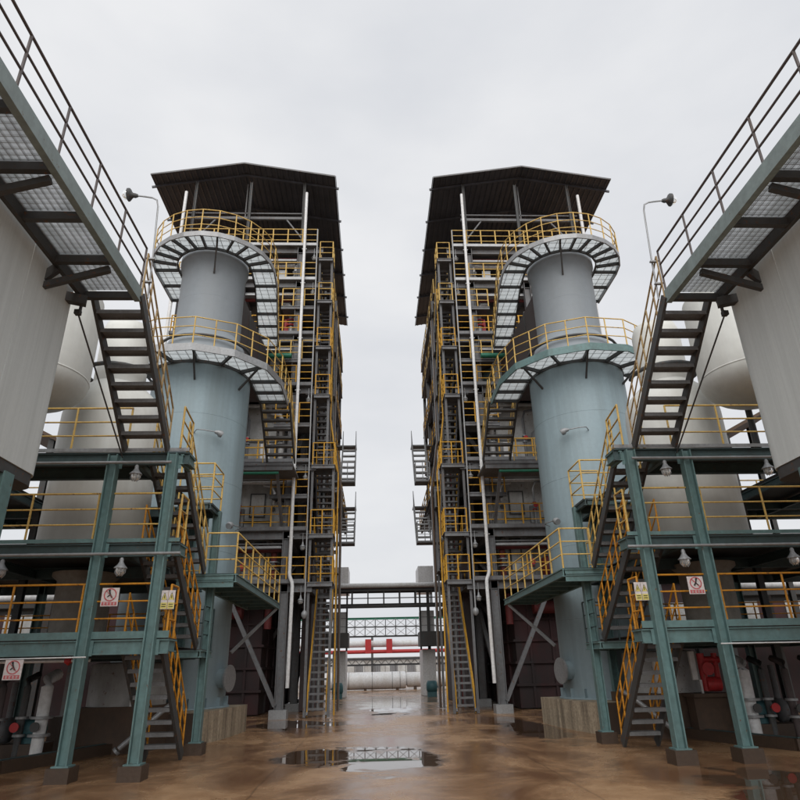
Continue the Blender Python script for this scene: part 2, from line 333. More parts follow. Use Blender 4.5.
def lamp(label, at, group, pole=None, drop=0.0):
    """well-glass flood fitting: cap, reflector cone, guard glass"""
    x, y, z = at
    t = thing('light_fitting', at, label, 'lamp', group); q_ = 0.8
    mb = MB(); mb.tube([(x, y, z+0.272), (x, y, z+0.240), (x, y, z+0.192), (x, y, z+0.136), (x, y, z+0.080), (x, y, z+0.064)], [0.025, 0.04, 0.04, 0.07, 0.125, 0.125], 14)
    build(mb, 'housing', 'lampgrey', t)
    mb = MB(); mb.tube([(x, y, z+0.068), (x, y, z+0.016), (x, y, z-0.040), (x, y, z-0.072)], [0.09, 0.09, 0.07, 0.025], 14); build(mb, 'glass_globe', 'glass', t)
    mb = MB()
    for k in range(6):
        a = k*math.pi/3; ca, sa = math.cos(a), math.sin(a)
        mb.tube([(x+.1*ca, y+.1*sa, z+0.072), (x+.1*ca, y+.1*sa, z-0.016), (x+.045*ca, y+.045*sa, z-0.080)], 0.007, 4)
    build(mb, 'wire_guard', 'lampgrey', t)
    if drop:
        mb = MB(); mb.tube([(x, y, z+0.264), (x, y, z+0.264+drop)], 0.016, 6); build(mb, 'stem', 'galv', t)
    return t

# ------------------------------------------------------------------ setting
SIDE = 0
mb = MB(); mb.add([(-900, -120, 0), (900, -120, 0), (900, 1500, 0), (-900, 1500, 0)], [(0, 1, 2, 3)])
gr = build(mb, 'ground', 'yard'); gr['kind'] = 'structure'

BX, BY = 6.9, 21.0                          # axis of the blue reactor column
DECKS = (5.13, 7.35, 10.45, 14.27, 17.07, 20.26, 22.4)
TY = 27.6                                   # front of the process tower

def side(S):
    global SIDE
    SIDE = S
    sd_ = 'left' if S < 0 else 'right'
    # ---------------------------------------------------------------- near box vessel
    t = thing('clad_housing', (8.4, 5.5, 4.74), 'huge plain grey sheet-clad housing hanging over the %s edge of the yard' % sd_, 'housing', 'grey clad housings')
    prof = []
    x0, x1, y0, y1, r = 6.24, 10.6, 0.8, 10.38, 0.35
    prof += [(x1, y0), (x1, y1)]
    for k in range(9):
        a = math.pi/2 + k*math.pi/16; prof.append((x0+r+r*math.cos(a), y1-r+r*math.sin(a)))
    prof += [(x0, y0)]
    mb = MB(); mb.prism(prof, 4.74, 8.95); build(mb, 'cladding', 'clad', t)
    for y in (2.3, 3.9, 5.5, 7.1, 8.7):
        mb = MB(); mb.box((x0-.006, y, 4.745), (x0+.01, y+.03, 8.94)); build(mb, 'sheet_seam', 'clad', t, loc=(x0, y, 4.75))
    mb = MB()
    for z in (4.70,): mb.prism([(x+(0.02 if x < 8 else -0.02), y-(0.02 if y > 5 else -0.02)) for x, y in prof], 4.55, 4.738)
    build(mb, 'bottom_frame', 'dark', t)
    for d, y in ((6.3, 9.35), (10.3, 9.35), (6.3, 3.2), (10.3, 3.2)):
        mb = MB(); mb.hbeam((d, y, 0), (d, y, 4.55), 0.26, 0.26, (1, 0, 0)); build(mb, 'column', 'teal', t, loc=(d, y, 0))
    for d in (6.3, 10.3):
        mb = MB(); mb.beam((d, 9.2, 3.6), (d, 8.4, 4.56), 0.1, 0.12); build(mb, 'knee_brace', 'teal', t, loc=(d, 9.2, 3.6))
    # ---------------------------------------------------------------- near upper walkway
    t = thing('walkway', (5.6, 5.7, 8.2), 'high grating walkway with grey handrails bolted along the %s clad housing' % sd_, 'walkway', 'high walkways along the clad housings')
    mb = MB(); mb.box((5.06, 1.0, 8.17), (5.10, 10.3, 8.44)); mb.box((5.10, 1.0, 8.40), (5.17, 10.3, 8.44)); mb.box((5.10, 1.0, 8.17), (5.17, 10.3, 8.20)); build(mb, 'stringer', 'teal_pale', t, loc=(5.08, 5, 8.2))
    mb = MB(); mb.box((6.06, 1.0, 8.17), (6.14, 10.3, 8.40)); build(mb, 'stringer', 'dark', t, loc=(6.1, 5, 8.2))
    ys = [1.7, 2.75, 3.8, 4.86, 5.91, 6.95, 7.99, 9.1, 10.22]
    for i, y in enumerate(ys):
        mb = MB(); mb.beam((5.17, y, 8.25), (6.06, y, 8.25), 0.1, 0.14); build(mb, 'cross_beam', 'dark', t, loc=(5.6, y, 8.25))
        if i: piece('cube', 'grating_panel', 'grate', t, (5.615, (y+ys[i-1])/2, 8.375), (0.88, y-ys[i-1]-0.03, 0.03))
    guardrail(t, [(5.1, 1.3, 8.44), (5.1, 10.28, 8.44)], 'railgrey', 0.94, 1.11, 0.024, pr=0.022)
    for y in (2.85, 4.96, 7.05, 9.2):
        mb = MB(); mb.beam((5.2, y, 8.13), (6.5, y, 7.72), 0.09, 0.11); mb.beam((6.1, y, 8.14), (6.35, y, 7.9), 0.09, 0.16); build(mb, 'bracket', 'dark', t, loc=(5.8, y, 8.0))
    mb = MB(); mb.beam((5.95, 10.1, 8.05), (6.4, 9.9, 8.05), 0.14, 0.18); build(mb, 'bracket', 'dark', t)
    # stair head gate and lamp pole
    p = thing('lamp_pole', (4.97, 10.38, 8.2), 'thin curved lamp pole at the head of the high stair on the %s' % sd_, 'lamp pole', 'curved lamp poles')
    top = 10.72
    arc = [(4.97, 10.38, 8.3), (5.0, 10.38, 9.3), (5.06, 10.38, top-0.22), (5.10, 10.38, top-0.06), (5.20, 10.38, top), (5.36, 10.38, top+0.03), (5.52, 10.38, top+0.05)]
    mb = MB(); mb.tube(arc, 0.018, 8); build(mb, 'pipe', 'galv', p)
    mb = MB(); mb.tube([(5.50, 10.38, top+.05), (5.55, 10.38, top+.05), (5.60, 10.38, top+.06), (5.64, 10.38, top+.06), (5.68, 10.38, top+.07), (5.70, 10.38, top+.07)], [0.03, 0.05, 0.05, 0.09, 0.14, 0.14], 12); build(mb, 'lamp_housing', 'dark', p)
    mb = MB(); mb.tube([(5.70, 10.38, top+.07), (5.76, 10.38, top+.07), (5.82, 10.38, top+.08)], [0.10, 0.10, 0.04], 12); build(mb, 'lamp_glass', 'glass', p)
    mb = MB(); mb.box((4.93, 10.30, 8.62), (5.09, 10.36, 8.65)); mb.box((4.93, 10.30, 9.15), (5.09, 10.36, 9.18)); build(mb, 'pipe_clamp', 'galv', p)
    # ---------------------------------------------------------------- stairs
    g = 'yard staircases'
    stair('staircase', 'long open stair from the high walkway down to the third deck, %s side' % sd_, 5.06, 5.95, (10.3, 8.32), (12.85, 6.1), g, 'dark', 'treadwet', 'rustyellow', 'in', sp=0.6)
    stair('staircase', 'steep stair from the third deck to the walkway at the %s blue column' % sd_, 4.82, 5.55, (13.4, 6.0), (15.85, 3.98), g, 'dark', 'treadwet', 'paleyellow', 'both', sp=0.5)
    stair('staircase', 'middle stair between the second deck and the low landing, %s side' % sd_, 4.84, 5.55, (13.45, 4.1), (15.9, 2.28), g, 'dark', 'treadwet', 'orange', 'both', sp=0.5)
    stair('staircase', 'bottom stair with yellow rails standing on the wet yard, %s side' % sd_, 4.86, 5.62, (13.4, 2.28), (15.65, 0.06), g, 'dark', 'treadwet', 'orange', 'both', sp=0.5)
    # ---------------------------------------------------------------- deck frame
    t = thing('platform_frame', (8.0, 16, 0), 'teal steel deck frame with three decks around the %s cream vessel' % sd_, 'platform', 'teal deck frames')
    def column(d, y, z1, w=0.2, mat='teal', z0=0.24):
        mb = MB(); mb.hbeam((d, y, z0), (d, y, z1), w, w, (1, 0, 0)); mb.box((d-w*.75, y-w*.75, z0), (d+w*.75, y+w*.75, z0+0.025)); cc = build(mb, 'column', mat, t, loc=(d, y, z0))
        mb = MB(); mb.prism([(d-w*1.0, y-w*1.05), (d+w*1.05, y-w*1.0), (d+w*1.0, y+w*1.0), (d-w*1.0, y+w*1.05)], -0.02, z0); build(mb, 'footing', 'wetconcrete', cc, loc=(d, y, 0))
    for d, y, z in ((4.92, 12.86, 6.0), (6.15, 12.86, 5.98), (10.25, 12.86, 5.98), (10.25, 19.2, 5.98), (6.15, 19.2, 5.98)): column(d, y, z)
    column(4.77, 16.45, 5.6, 0.19)
    for z, d_in in ((2.34, 4.6), (4.16, 4.6), (6.08, 4.62)):
        nm = 'beam'
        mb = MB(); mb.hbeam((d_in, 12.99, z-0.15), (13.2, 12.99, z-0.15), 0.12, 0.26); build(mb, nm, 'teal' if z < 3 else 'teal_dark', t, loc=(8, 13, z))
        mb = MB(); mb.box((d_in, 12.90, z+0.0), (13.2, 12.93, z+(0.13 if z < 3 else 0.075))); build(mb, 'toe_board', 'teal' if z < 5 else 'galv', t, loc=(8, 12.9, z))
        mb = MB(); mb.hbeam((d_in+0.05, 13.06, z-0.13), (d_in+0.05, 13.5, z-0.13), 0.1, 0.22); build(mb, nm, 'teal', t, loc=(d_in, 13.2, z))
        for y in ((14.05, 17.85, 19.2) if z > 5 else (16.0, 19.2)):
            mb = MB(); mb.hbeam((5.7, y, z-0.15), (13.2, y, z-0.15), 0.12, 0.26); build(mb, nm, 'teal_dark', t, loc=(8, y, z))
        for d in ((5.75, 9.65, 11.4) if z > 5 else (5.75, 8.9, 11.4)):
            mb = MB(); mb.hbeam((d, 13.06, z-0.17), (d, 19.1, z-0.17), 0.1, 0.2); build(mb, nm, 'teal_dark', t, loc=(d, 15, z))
        mb = MB(); mb.box((d_in, 12.95, z-0.015), (13.2, 13.5, z)); 
        if z > 5:  # plate left open round the vessel to let sky light onto its shell
            for a_, b_ in (((5.7, 13.5), (13.2, 14.1)), ((5.7, 17.8), (13.2, 19.2)), ((5.7, 14.1), (6.1, 17.8)), ((9.6, 14.1), (13.2, 17.8))): mb.box((*a_, z-.015), (*b_, z))
        else: mb.box((5.7, 13.5, z-0.015), (13.2, 19.2, z))
        build(mb, 'deck_plate', 'dark', t, loc=(8, 15, z))
    for z in (2.34, 4.16, 6.0):
        for d in (4.92, 6.15, 10.25):
            mb = MB(); mb.box((d-.16, 12.915, z-.3), (d+.16, 12.93, z-.02)); gp = build(mb, 'gusset_plate', 'teal', t, loc=(d, 12.92, z))
    ycol = {2.34: 'orange', 4.16: 'paleyellow', 6.08: 'paleyellow'}
    for z, d0 in ((2.34, 5.02), (4.16, 5.02), (6.08, 5.95)):
        guardrail(t, [(d0, 12.93, z+0.05), (13.0, 12.93, z+0.05)], ycol[z], 0.96, 1.25, 0.021)
        guardrail(t, [(8.9 if z > 5 else 5.8, 19.1, z), (13.0, 19.1, z)], ycol[z], 0.96, 1.3, 0.021)
    guardrail(t, [(4.66, 12.95, 2.36), (4.66, 13.4, 2.36)], 'orange', 0.96, 0.5)
    guardrail(t, [(4.66, 12.95, 4.18), (4.66, 13.4, 4.18)], 'paleyellow', 0.96, 0.5)
    guardrail(t, [(4.75, 12.7, 6.1), (4.75, 13.42, 6.0)], 'paleyellow', 0.92, 0.8)
    mb = MB(); mb.hbeam((4.75, 12.9, 5.9), (4.75, 13.5, 5.9), 0.07, 0.22); build(mb, 'beam', 'teal', t, loc=(4.75, 13, 5.9))
    mb = MB(); mb.tube([(4.5, 12.72, 3.9), (13, 12.72, 3.9)], 0.03, 6); mb.tube([(4.9, 12.72, 5.78), (13, 12.72, 5.78)], 0.03, 6); build(mb, 'conduit', 'galv', t)
    mb = MB(); mb.tube([(6.0, 12.70, 2.02), (13, 12.70, 2.0)], 0.014, 6); build(mb, 'conduit', 'pipe', t)
    # landings behind the stairs
    mb = MB(); mb.box((4.75, 15.7, 5.64), (5.6, 16.73, 5.66)); build(mb, 'landing_plate', 'dark', t, loc=(5.2, 16.2, 5.65))
    for a, b_ in (((4.79, 15.7, 5.56), (4.79, 16.73, 5.56)), ((4.84, 15.72, 5.56), (5.6, 15.72, 5.56)), ((4.84, 16.7, 5.56), (5.6, 16.7, 5.56))):
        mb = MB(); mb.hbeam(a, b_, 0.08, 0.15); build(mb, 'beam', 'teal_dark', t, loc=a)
    guardrail(t, [(5.6, 15.7, 5.66), (4.77, 15.7, 5.66), (4.77, 16.7, 5.66), (5.6, 16.7, 5.66)], 'paleyellow', 1.03, 0.85)
    mb = MB(); mb.box((4.72, 15.9, 2.2), (5.6, 16.95, 2.22)); build(mb, 'landing_plate', 'dark', t, loc=(5.2, 16.4, 2.2))
    for a, b_ in (((4.74, 15.9, 2.12), (4.74, 16.95, 2.12)), ((4.79, 16.93, 2.12), (5.6, 16.93, 2.12)), ((4.79, 15.92, 2.12), (5.6, 15.92, 2.12))):
        mb = MB(); mb.hbeam(a, b_, 0.09, 0.16); build(mb, 'beam', 'teal', t, loc=a)
    guardrail(t, [(4.74, 15.95, 2.24), (4.74, 16.9, 2.24), (5.6, 16.9, 2.24)], 'teal_dark', 0.95, 0.9, 0.016)
    # ---------------------------------------------------------------- walkway round the column's foot
    t = thing('walkway', (4.6, 20, 3.8), 'low teal walkway with yellow rails passing the %s blue column towards the tower' % sd_, 'walkway', 'low walkways past the blue columns')
    for d in (4.08, 5.2):
        mb = MB(); mb.hbeam((d, 16.0, 3.84), (d, 23.7, 3.84), 0.08, 0.2); build(mb, 'stringer', 'teal', t, loc=(d, 19, 3.84))
    for i, y in enumerate((16.0, 17.1, 18.2, 19.3, 20.4, 21.5, 22.6, 23.66)):
        mb = MB(); mb.hbeam((4.12, y, 3.84), (5.16, y, 3.84), 0.08, 0.17); build(mb, 'cross_beam', 'teal', t, loc=(4.6, y, 3.84))
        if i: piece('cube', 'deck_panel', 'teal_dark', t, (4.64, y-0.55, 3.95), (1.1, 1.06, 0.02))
    mb = MB(); mb.hbeam((4.12, 16.0, 3.72), (5.5, 16.0, 3.72), 0.08, 0.2); build(mb, 'beam', 'teal', t)
    guardrail(t, [(4.85, 16.02, 3.97), (4.10, 16.02, 3.97), (4.10, 23.6, 3.97)], 'paleyellow', 0.98, 1.05)
    mb = MB(); mb.beam((5.35, 22.2, 2.3), (4.12, 23.2, 3.72), 0.09, 0.09); build(mb, 'strut', 'galv', t, loc=(4.7, 22.7, 3))
    # ---------------------------------------------------------------- cream stepped vessel
    vx, vy = 7.68, 16.0
    t = thing('stepped_vessel', (vx, vy, 4.18), 'cream stepped process vessel standing in the %s teal deck frame' % sd_, 'vessel', 'cream stepped vessels')
    mb = MB(); mb.lathe(vx, vy, [(1.0, 4.18), (1.24, 4.5), (1.24, 7.95), (1.2, 8.3), (1.05, 8.6), (0.8, 8.85), (0.7, 8.95)]); build(mb, 'lower_shell', 'white', t)
    mb = MB(); mb.lathe(vx, vy, [(0.66, 8.6), (0.66, 10.6), (0.58, 10.85), (0.3, 11.0), (0.0, 11.03)]); build(mb, 'neck', 'white', t)
    mb = MB(); mb.lathe(vx, vy, [(1.02, 4.18), (1.27, 4.46), (1.27, 4.52), (1.24, 4.53)]); build(mb, 'base_ring', 'skirt', t)
    mb = MB(); mb.tube([(vx+0.9*math.cos(a), vy+0.9*math.sin(a), 9.3) for a in [math.pi*(0.9+k/11) for k in range(14)]], 0.06, 8); build(mb, 'ring_pipe', 'dark', t)
    t = thing('vessel_skirt', (vx, vy, 2.35), 'brown-grey fireproofed support drum under the cream vessel, %s first deck' % sd_, 'drum', 'fireproofed support drums')
    mb = MB(); mb.lathe(vx, vy, [(0.62, 2.35), (0.62, 3.8), (0.75, 3.9), (0.75, 3.98)], 32); build(mb, 'shell', 'skirt', t)
    mb = MB(); mb.lathe(vx, vy, [(0.75, 2.345), (0.75, 2.42), (0.62, 2.44)], 32); build(mb, 'flange', 'teal', t)
    # dished vessel
    hx, hy = 8.62, 13.5
    t = thing('dished_vessel', (hx, hy, 6.1), 'pale vertical vessel with rounded bottom behind the %s clad housing' % sd_, 'vessel', 'round-bottomed vessels')
    prof = [(0.0, 7.35)] + [(1.22*math.sin(a), 7.35+0.75*(1-math.cos(a))) for a in [math.pi/2*k/8 for k in range(1, 9)]] + [(1.22, 10.3), (1.0, 10.6), (0, 10.75)]
    mb = MB(); mb.lathe(hx, hy, prof); build(mb, 'shell', 'white', t)
    mb = MB(); mb.lathe(hx, hy, [(1.219, 8.08), (1.226, 8.085), (1.226, 8.115), (1.219, 8.12)]); build(mb, 'seam', 'white', t)
    for a in (0.2, 1.3, -0.9):
        mb = MB(); mb.tube([(hx+0.95*math.cos(a), hy+0.95*math.sin(a), 6.1), (hx+0.95*math.cos(a), hy+0.95*math.sin(a), 7.9)], 0.08, 8); build(mb, 'leg', 'dark', t, loc=(hx, hy, 6.1))
    # dark canopy beyond
    t = thing('canopy', (11, 20, 6.1), 'dark sheet canopy beyond the third deck on the %s' % sd_, 'canopy', 'dark canopies')
    mb = MB(); mb.add([(9.6, 17, 7.9), (13.5, 17, 9.9), (13.5, 21.5, 9.9), (9.6, 21.5, 7.9), (9.6, 17, 7.8), (13.5, 17, 9.8), (13.5, 21.5, 9.8), (9.6, 21.5, 7.8)], [(0,1,2,3),(7,6,5,4),(0,4,5,1),(1,5,6,2),(2,6,7,3),(3,7,4,0)]); build(mb, 'sheet', 'brown', t)
    for d, y, z in ((9.8, 17.2, 7.9), (9.8, 21.3, 7.9), (13.3, 17.2, 9.7), (13.3, 21.3, 9.7)):
        mb = MB(); mb.hbeam((d, y, 0.0), (d, y, z), 0.16, 0.16); build(mb, 'column', 'dark', t, loc=(d, y, 0))
    # ---------------------------------------------------------------- blue column
    t = thing('reactor_column', (BX, BY, 0.76), 'tall pale blue stepped reactor column on a concrete plinth, %s row' % sd_, 'reactor', 'pale blue reactor columns')
    R1, R2 = 1.70, 1.19
    mb = MB(); mb.lathe(BX, BY, [(R1, 0.76), (R1, 11.75), (R1-.05, 11.9)], 72); build(mb, 'lower_shell', 'blue', t)
    mb = MB(); mb.lathe(BX, BY, [(R1-.02, 11.85), (R1-.1, 12.2), (R2+.2, 12.75), (R2, 13.1)], 72); build(mb, 'shoulder', 'grey_shell', t)
    mb = MB(); mb.lathe(BX, BY, [(R2, 13.05), (R2, 15.95), (R2+.1, 16.25), (R2+.1, 16.5), (0.6, 16.55), (0, 16.55)], 72); build(mb, 'upper_shell', 'grey_shell', t)
    mb = MB(); mb.tube([(BX+(R1-0.05)*math.cos(a), BY+(R1-0.05)*math.sin(a), 12.55) for a in [math.pi*(1.0+k/16) for k in range(17)]], 0.05, 8); build(mb, 'ring_pipe', 'dark', t)
    mb = MB(); mb.lathe(BX, BY, [(R1+.14, 0.765), (R1+.14, 0.80), (R1, 0.81)], 72); build(mb, 'base_ring', 'blue', t)
    for k in range(20):
        a = 2*math.pi*k/20
        mb = MB(); mb.beam((BX+(R1+.02)*math.cos(a), BY+(R1+.02)*math.sin(a), 0.8), (BX+(R1+.02)*math.cos(a), BY+(R1+.02)*math.sin(a), 1.05), 0.02, 0.16, (math.cos(a), math.sin(a), 0))
        build(mb, 'gusset', 'blue', t, loc=(BX+R1*math.cos(a), BY+R1*math.sin(a), 0.8))
    for z, rr in ((3.0, R1), (5.2, R1), (7.4, R1), (9.6, R1), (14.5, R2)):
        mb = MB(); mb.lathe(BX, BY, [(rr-.003, z), (rr+.004, z+.008), (rr+.004, z+.022), (rr-.003, z+.03)], 72); build(mb, 'weld_seam', 'blue' if rr > 1.5 else 'grey_shell', t, loc=(BX, BY, z))
    # manway
    a = math.radians(195); c0 = Vector((BX+R1*math.cos(a)*0.98, BY+R1*math.sin(a)*0.98, 1.55)); dr = Vector((math.cos(a), math.sin(a), 0))
    mb = MB(); mb.tube([c0, c0+dr*0.3], 0.27, 20); mw = build(mb, 'manway', 'blue', t, loc=tuple(c0))
    mb = MB(); mb.tube([c0+dr*0.30, c0+dr*0.35], 0.37, 24); build(mb, 'manway_cover', 'galv', mw, loc=tuple(c0+dr*.33))
    p = thing('plinth', (BX, 20.4, 0), 'streaked concrete plinth beneath the %s blue column' % sd_, 'plinth', 'concrete plinths')
    pl = [(5.3, 18.3), (4.98, 19.6), (4.85, 20.7), (4.74, 22.45), (9.0, 22.9), (9.0, 18.3)]
    prev = None
    for i in range(3):
        a_, b_ = Vector(pl[i]), Vector(pl[i+1]); dvec = (b_-a_).normalized()*0.03
        mb = MB(); mb.prism([tuple(a_+dvec), tuple(b_-dvec), (b_.x+1.2, b_.y), (a_.x+1.2, a_.y)], 0, 0.76); build(mb, 'concrete_block', 'concrete', p, loc=(a_.x, a_.y, 0))
    mb = MB(); mb.prism([(x+(0.05 if i < 4 else 0), y) for i, (x, y) in enumerate(pl)], 0, 0.755); build(mb, 'core', 'wetconcrete', p)
    # lamps on the shell
    for z, a in ((8.9, 248), (6.0, 197)):
        a = math.radians(a if True else a); dr = Vector((math.cos(a), math.sin(a), 0)); p0 = Vector((BX, BY, z))+dr*R1
        q = thing('wall_lamp', tuple(p0), 'small bulkhead lamp on a short arm on the %s blue column, %s one' % (sd_, 'upper' if z > 8 else 'lower'), 'lamp', 'bulkhead lamps on the columns')
        tn = Vector((-dr.y, dr.x, 0))*(-1 if z > 8 else 1)
        e = p0+dr*0.22+tn*0.42+Vector((0, 0, .02))
        mb = MB(); mb.tube([p0-dr*.01-tn*.25, p0+dr*0.2-tn*.2+Vector((0, 0, .04)), p0+dr*0.22+Vector((0, 0, .05)), e], 0.018, 6); build(mb, 'arm', 'galv', q)
        dr = tn
        mb = MB(); mb.tube([e-dr*.05, e+dr*.05, e+dr*.12+Vector((0, 0, -.04)), e+dr*.2+Vector((0, 0, -.08))], [.05, .08, .12, .10], 12); build(mb, 'head', 'lampgrey', q)
    # ---------------------------------------------------------------- ring platforms
    def ring(label, z, ro, ri, a0, a1, segs, leg_in, leg_out, pm, rm, bm, poly=False, fascia=0.2, rail_h=1.0):
        t = thing('ring_platform', (BX, BY, z), label, 'platform', 'ring platforms round the reactor columns')
        pts = lambda r, k: (BX+r*math.cos(a0+(a1-a0)*k/segs), BY+r*math.sin(a0+(a1-a0)*k/segs))
        oo = [pts(ro, k) for k in range(segs+1)]; ii = [pts(ri, k) for k in range(segs+1)]
        if leg_out:
            n = len(leg_out)-1
            oo = [(oo[0][0], y) for y in leg_out[::-1][:-1]]+oo; ii = [(ii[0][0], y) for y in leg_out[::-1][:-1]]+ii
        if leg_in:
            e0, i0 = oo[-1], ii[-1]
            for f in leg_in: oo.append((e0[0]+f[1], f[0])); ii.append((i0[0]+f[1], f[0]))
        sub = 1 if poly else 4
        for rad, nm, h in ((oo, 'outer_fascia', fascia), (ii, 'inner_beam', 0.14)):
            mb = MB()
            for k in range(len(rad)-1):
                p, q = Vector((*rad[k], 0)), Vector((*rad[k+1], 0)); e = (q-p).normalized()*0.012
                mb.beam((p.x-e.x, p.y-e.y, z-h/2+0.02), (q.x+e.x, q.y+e.y, z-h/2+0.02), 0.045, h)
            build(mb, nm, bm if nm == 'outer_fascia' else 'dark', t)
        for k in range(len(oo)):
            mb = MB(); a_, b_ = Vector((*ii[k], z-0.075)), Vector((*oo[k], z-0.075)); v = (b_-a_).normalized()*0.03
            mb.beam(a_+v, b_-v, 0.07, 0.12); build(mb, 'radial_beam', 'dark', t, loc=(ii[k][0], ii[k][1], z))
            if k:
                cen = [Vector(q) for q in (ii[k-1], oo[k-1], oo[k], ii[k])]; cc = sum(cen, Vector((0, 0)))/4
                mb = MB(); mb.prism([tuple(cc+(q-cc)*0.97) for q in cen], z-0.015, z+0.005); build(mb, 'grating_panel', pm, t, loc=(cc.x, cc.y, z))
        guardrail(t, [(x, y, z) for x, y in oo], rm, rail_h, 0.9, 0.02)
        for k in range(1, segs, 2):
            o_, i_ = pts(ro*0.86, k), pts(ri*0.9 if not poly else R1*0.99, k)
            if k == segs//2 or k == segs//2+1 or poly:
                mb = MB(); mb.beam((*o_, z-0.13), (*pts(R2 if not poly else R1, k), z-1.0 if not poly else z-0.75), 0.06, 0.06); build(mb, 'knee_strut', 'dark', t, loc=(*o_, z))
        return t
    rd = math.radians
    ring('upper curved horseshoe walkway around the neck of the %s blue column' % sd_, 16.42, 2.32, 1.42, rd(360), rd(180), 12,
         [(22.1, 0.05), (23.2, 0.2), (24.3, 0.35), (25.4, 0.5), (26.5, 0.65), (27.45, 0.78)], [21, 22.1, 23.2], 'grate_light', 'paleyellow', 'galv')
    ring('lower faceted ring platform around the shoulder of the %s blue column' % sd_, 11.55, 2.85, 1.74, rd(345), rd(180), 6,
         [(22.0, 0.0), (22.9, 0.0)], None, 'grate_light', 'paleyellow', 'teal' if S > 0 else 'galv', True, 0.26)
    stair('staircase', 'stair from the lower ring platform to the tower balcony, %s row' % sd_, 3.98, 5.12, (22.95, 11.5), (25.3, 9.75), g, 'dark', 'treadwet', 'paleyellow', 'both')
    # ---------------------------------------------------------------- process tower
    t = thing('process_tower', (7.2, 36, 0), 'tall open steel process tower under a dark gable roof, %s row' % sd_, 'tower', 'process towers')
    YS = (TY, 32.6, 37.6, 42.5); DS = (4.45, 7.4, 10.4)
    for d in DS:
        for y in YS:
            mb = MB(); wd = 0.34; mb.hbeam((d, y, 0.3), (d, y, 22.36), wd, wd, (1, 0, 0)); cc = build(mb, 'column', 'tower', t, loc=(d, y, 0))
            if d < 5 or y < 30:
                mb = MB(); mb.prism([(d-.34, y-.34), (d+.34, y-.34), (d+.34, y+.34), (d-.34, y+.34)], 0, 0.32); build(mb, 'footing', 'galv', cc, loc=(d, y, 0))
    for d in DS:
        for y in YS:
            mb = MB(); mb.hbeam((d, y+.1, 22.4), (d, y+.1, 26.9), 0.14, 0.14, (1, 0, 0)); build(mb, 'roof_post', 'dark', t, loc=(d, y, 22.4))
    for y in (36.0, 39.5, 42.6):
        mb = MB(); mb.hbeam((3.14, y, 10.2), (3.14, y, 22.3), 0.2, 0.2, (1, 0, 0)); build(mb, 'hanger_column', 'tower', t, loc=(3.14, y, 10.2))
    for d, z0, z1 in ((2.5, 0.02, 10.24), (2.82, 10.25, 21.6), (3.45, 0.02, 22.3)):
        for y in (TY+0.05, 31.6):
            mb = MB(); mb.hbeam((d, y, z0), (d, y, z1), 0.10, 0.10, (1, 0, 0)); build(mb, 'stair_column', 'tower', t, loc=(d, y, z0))
    for i, z in enumerate(DECKS):
        for y in YS:
            mb = MB(); mb.hbeam((3.3, y, z-0.2), (10.6, y, z-0.2), 0.16, 0.34); build(mb, 'floor_beam', 'tower', t, loc=(7, y, z))
        for d in DS:
            mb = MB(); mb.hbeam((d, TY+.1, z-0.19), (d, 42.5, z-0.19), 0.15, 0.3); build(mb, 'floor_beam', 'tower', t, loc=(d, 36, z))
        yf = TY-0.25; xin = 3.95 if i < 2 else (2.6 if i == 2 else 3.1)
        mb = MB(); mb.box((3.56, yf, z-0.04), (10.7, 42.8, z)); (mb.box((xin-.15, 31.9, z-0.04), (3.9, 42.8, z)) if i > 1 else None); build(mb, 'deck_plate', 'tower', t, loc=(7, 36, z))
        mb = MB(); mb.box((3.56, yf-0.03, z-0.02), (10.7, yf-0.003, z+0.14)); build(mb, 'toe_board', 'galv' if i > 4 else 'tower', t, loc=(7, yf, z))
        mt = 'paleyellow' if i > 4 else 'yellow'
        guardrail(t, [(3.6, yf+.03, z), (10.65, yf+.03, z)], mt, 1.05, 0.75, 0.026, pr=0.036)
        guardrail(t, [(xin-.1, 32.0, z), (xin-.1, 42.7, z)], mt, 1.05, 1.5, 0.024, pr=0.03)
        dd = xin
        mb = MB(); mb.hbeam((dd, 31.9, z-.17), (dd, 42.7, z-.17), 0.14, 0.26); build(mb, 'floor_beam', 'tower', t, loc=(dd, 38, z))
    for z in (8.95, 12.35, 15.7, 18.7):
        mb = MB(); mb.box((3.56, TY-.2, z-.04), (5.3, TY+1.1, z)); build(mb, 'mezzanine_plate', 'tower', t, loc=(4.4, TY, z))
        mb = MB(); mb.hbeam((3.56, TY-.2, z-.12), (5.3, TY-.2, z-.12), 0.08, 0.16); build(mb, 'mezzanine_beam', 'tower', t, loc=(4.4, TY, z))
        guardrail(t, [(3.6, TY-.22, z), (5.25, TY-.22, z)], 'yellow' if z < 15 else 'paleyellow', 1.0, 0.55, 0.024, pr=0.032)
    # stair well on the yard side
    prevz = 0.0; lv = [5.16, 7.2, 10.34, 13.84, 16.45, 19.11, 21.7]
    for i, z in enumerate(lv):
        e = 0.0 if z < 12 else 0.32
        for a_, b_ in (((2.45+e, TY-.1, z-.1), (3.5, TY-.1, z-.1)), ((2.45+e, TY+0.9, z-.1), (3.5, TY+0.9, z-.1)), ((2.45+e, 31.7, z-.1), (3.5, 31.7, z-.1))):
            mb = MB(); mb.hbeam(a_, b_, 0.1, 0.18); build(mb, 'landing_beam', 'tower', t, loc=a_)
        mb = MB(); mb.box((2.42+e, TY-.12, z-.02), (3.9, TY+0.95, z)); build(mb, 'landing_plate', 'tower', t, loc=(2.8, TY, z))
        mb = MB(); mb.box((2.42+e, 30.9, z-1.2), (3.9, 31.8, z-1.18)); build(mb, 'landing_plate', 'tower', t, loc=(2.8, 31, z-1.2)) if i else None
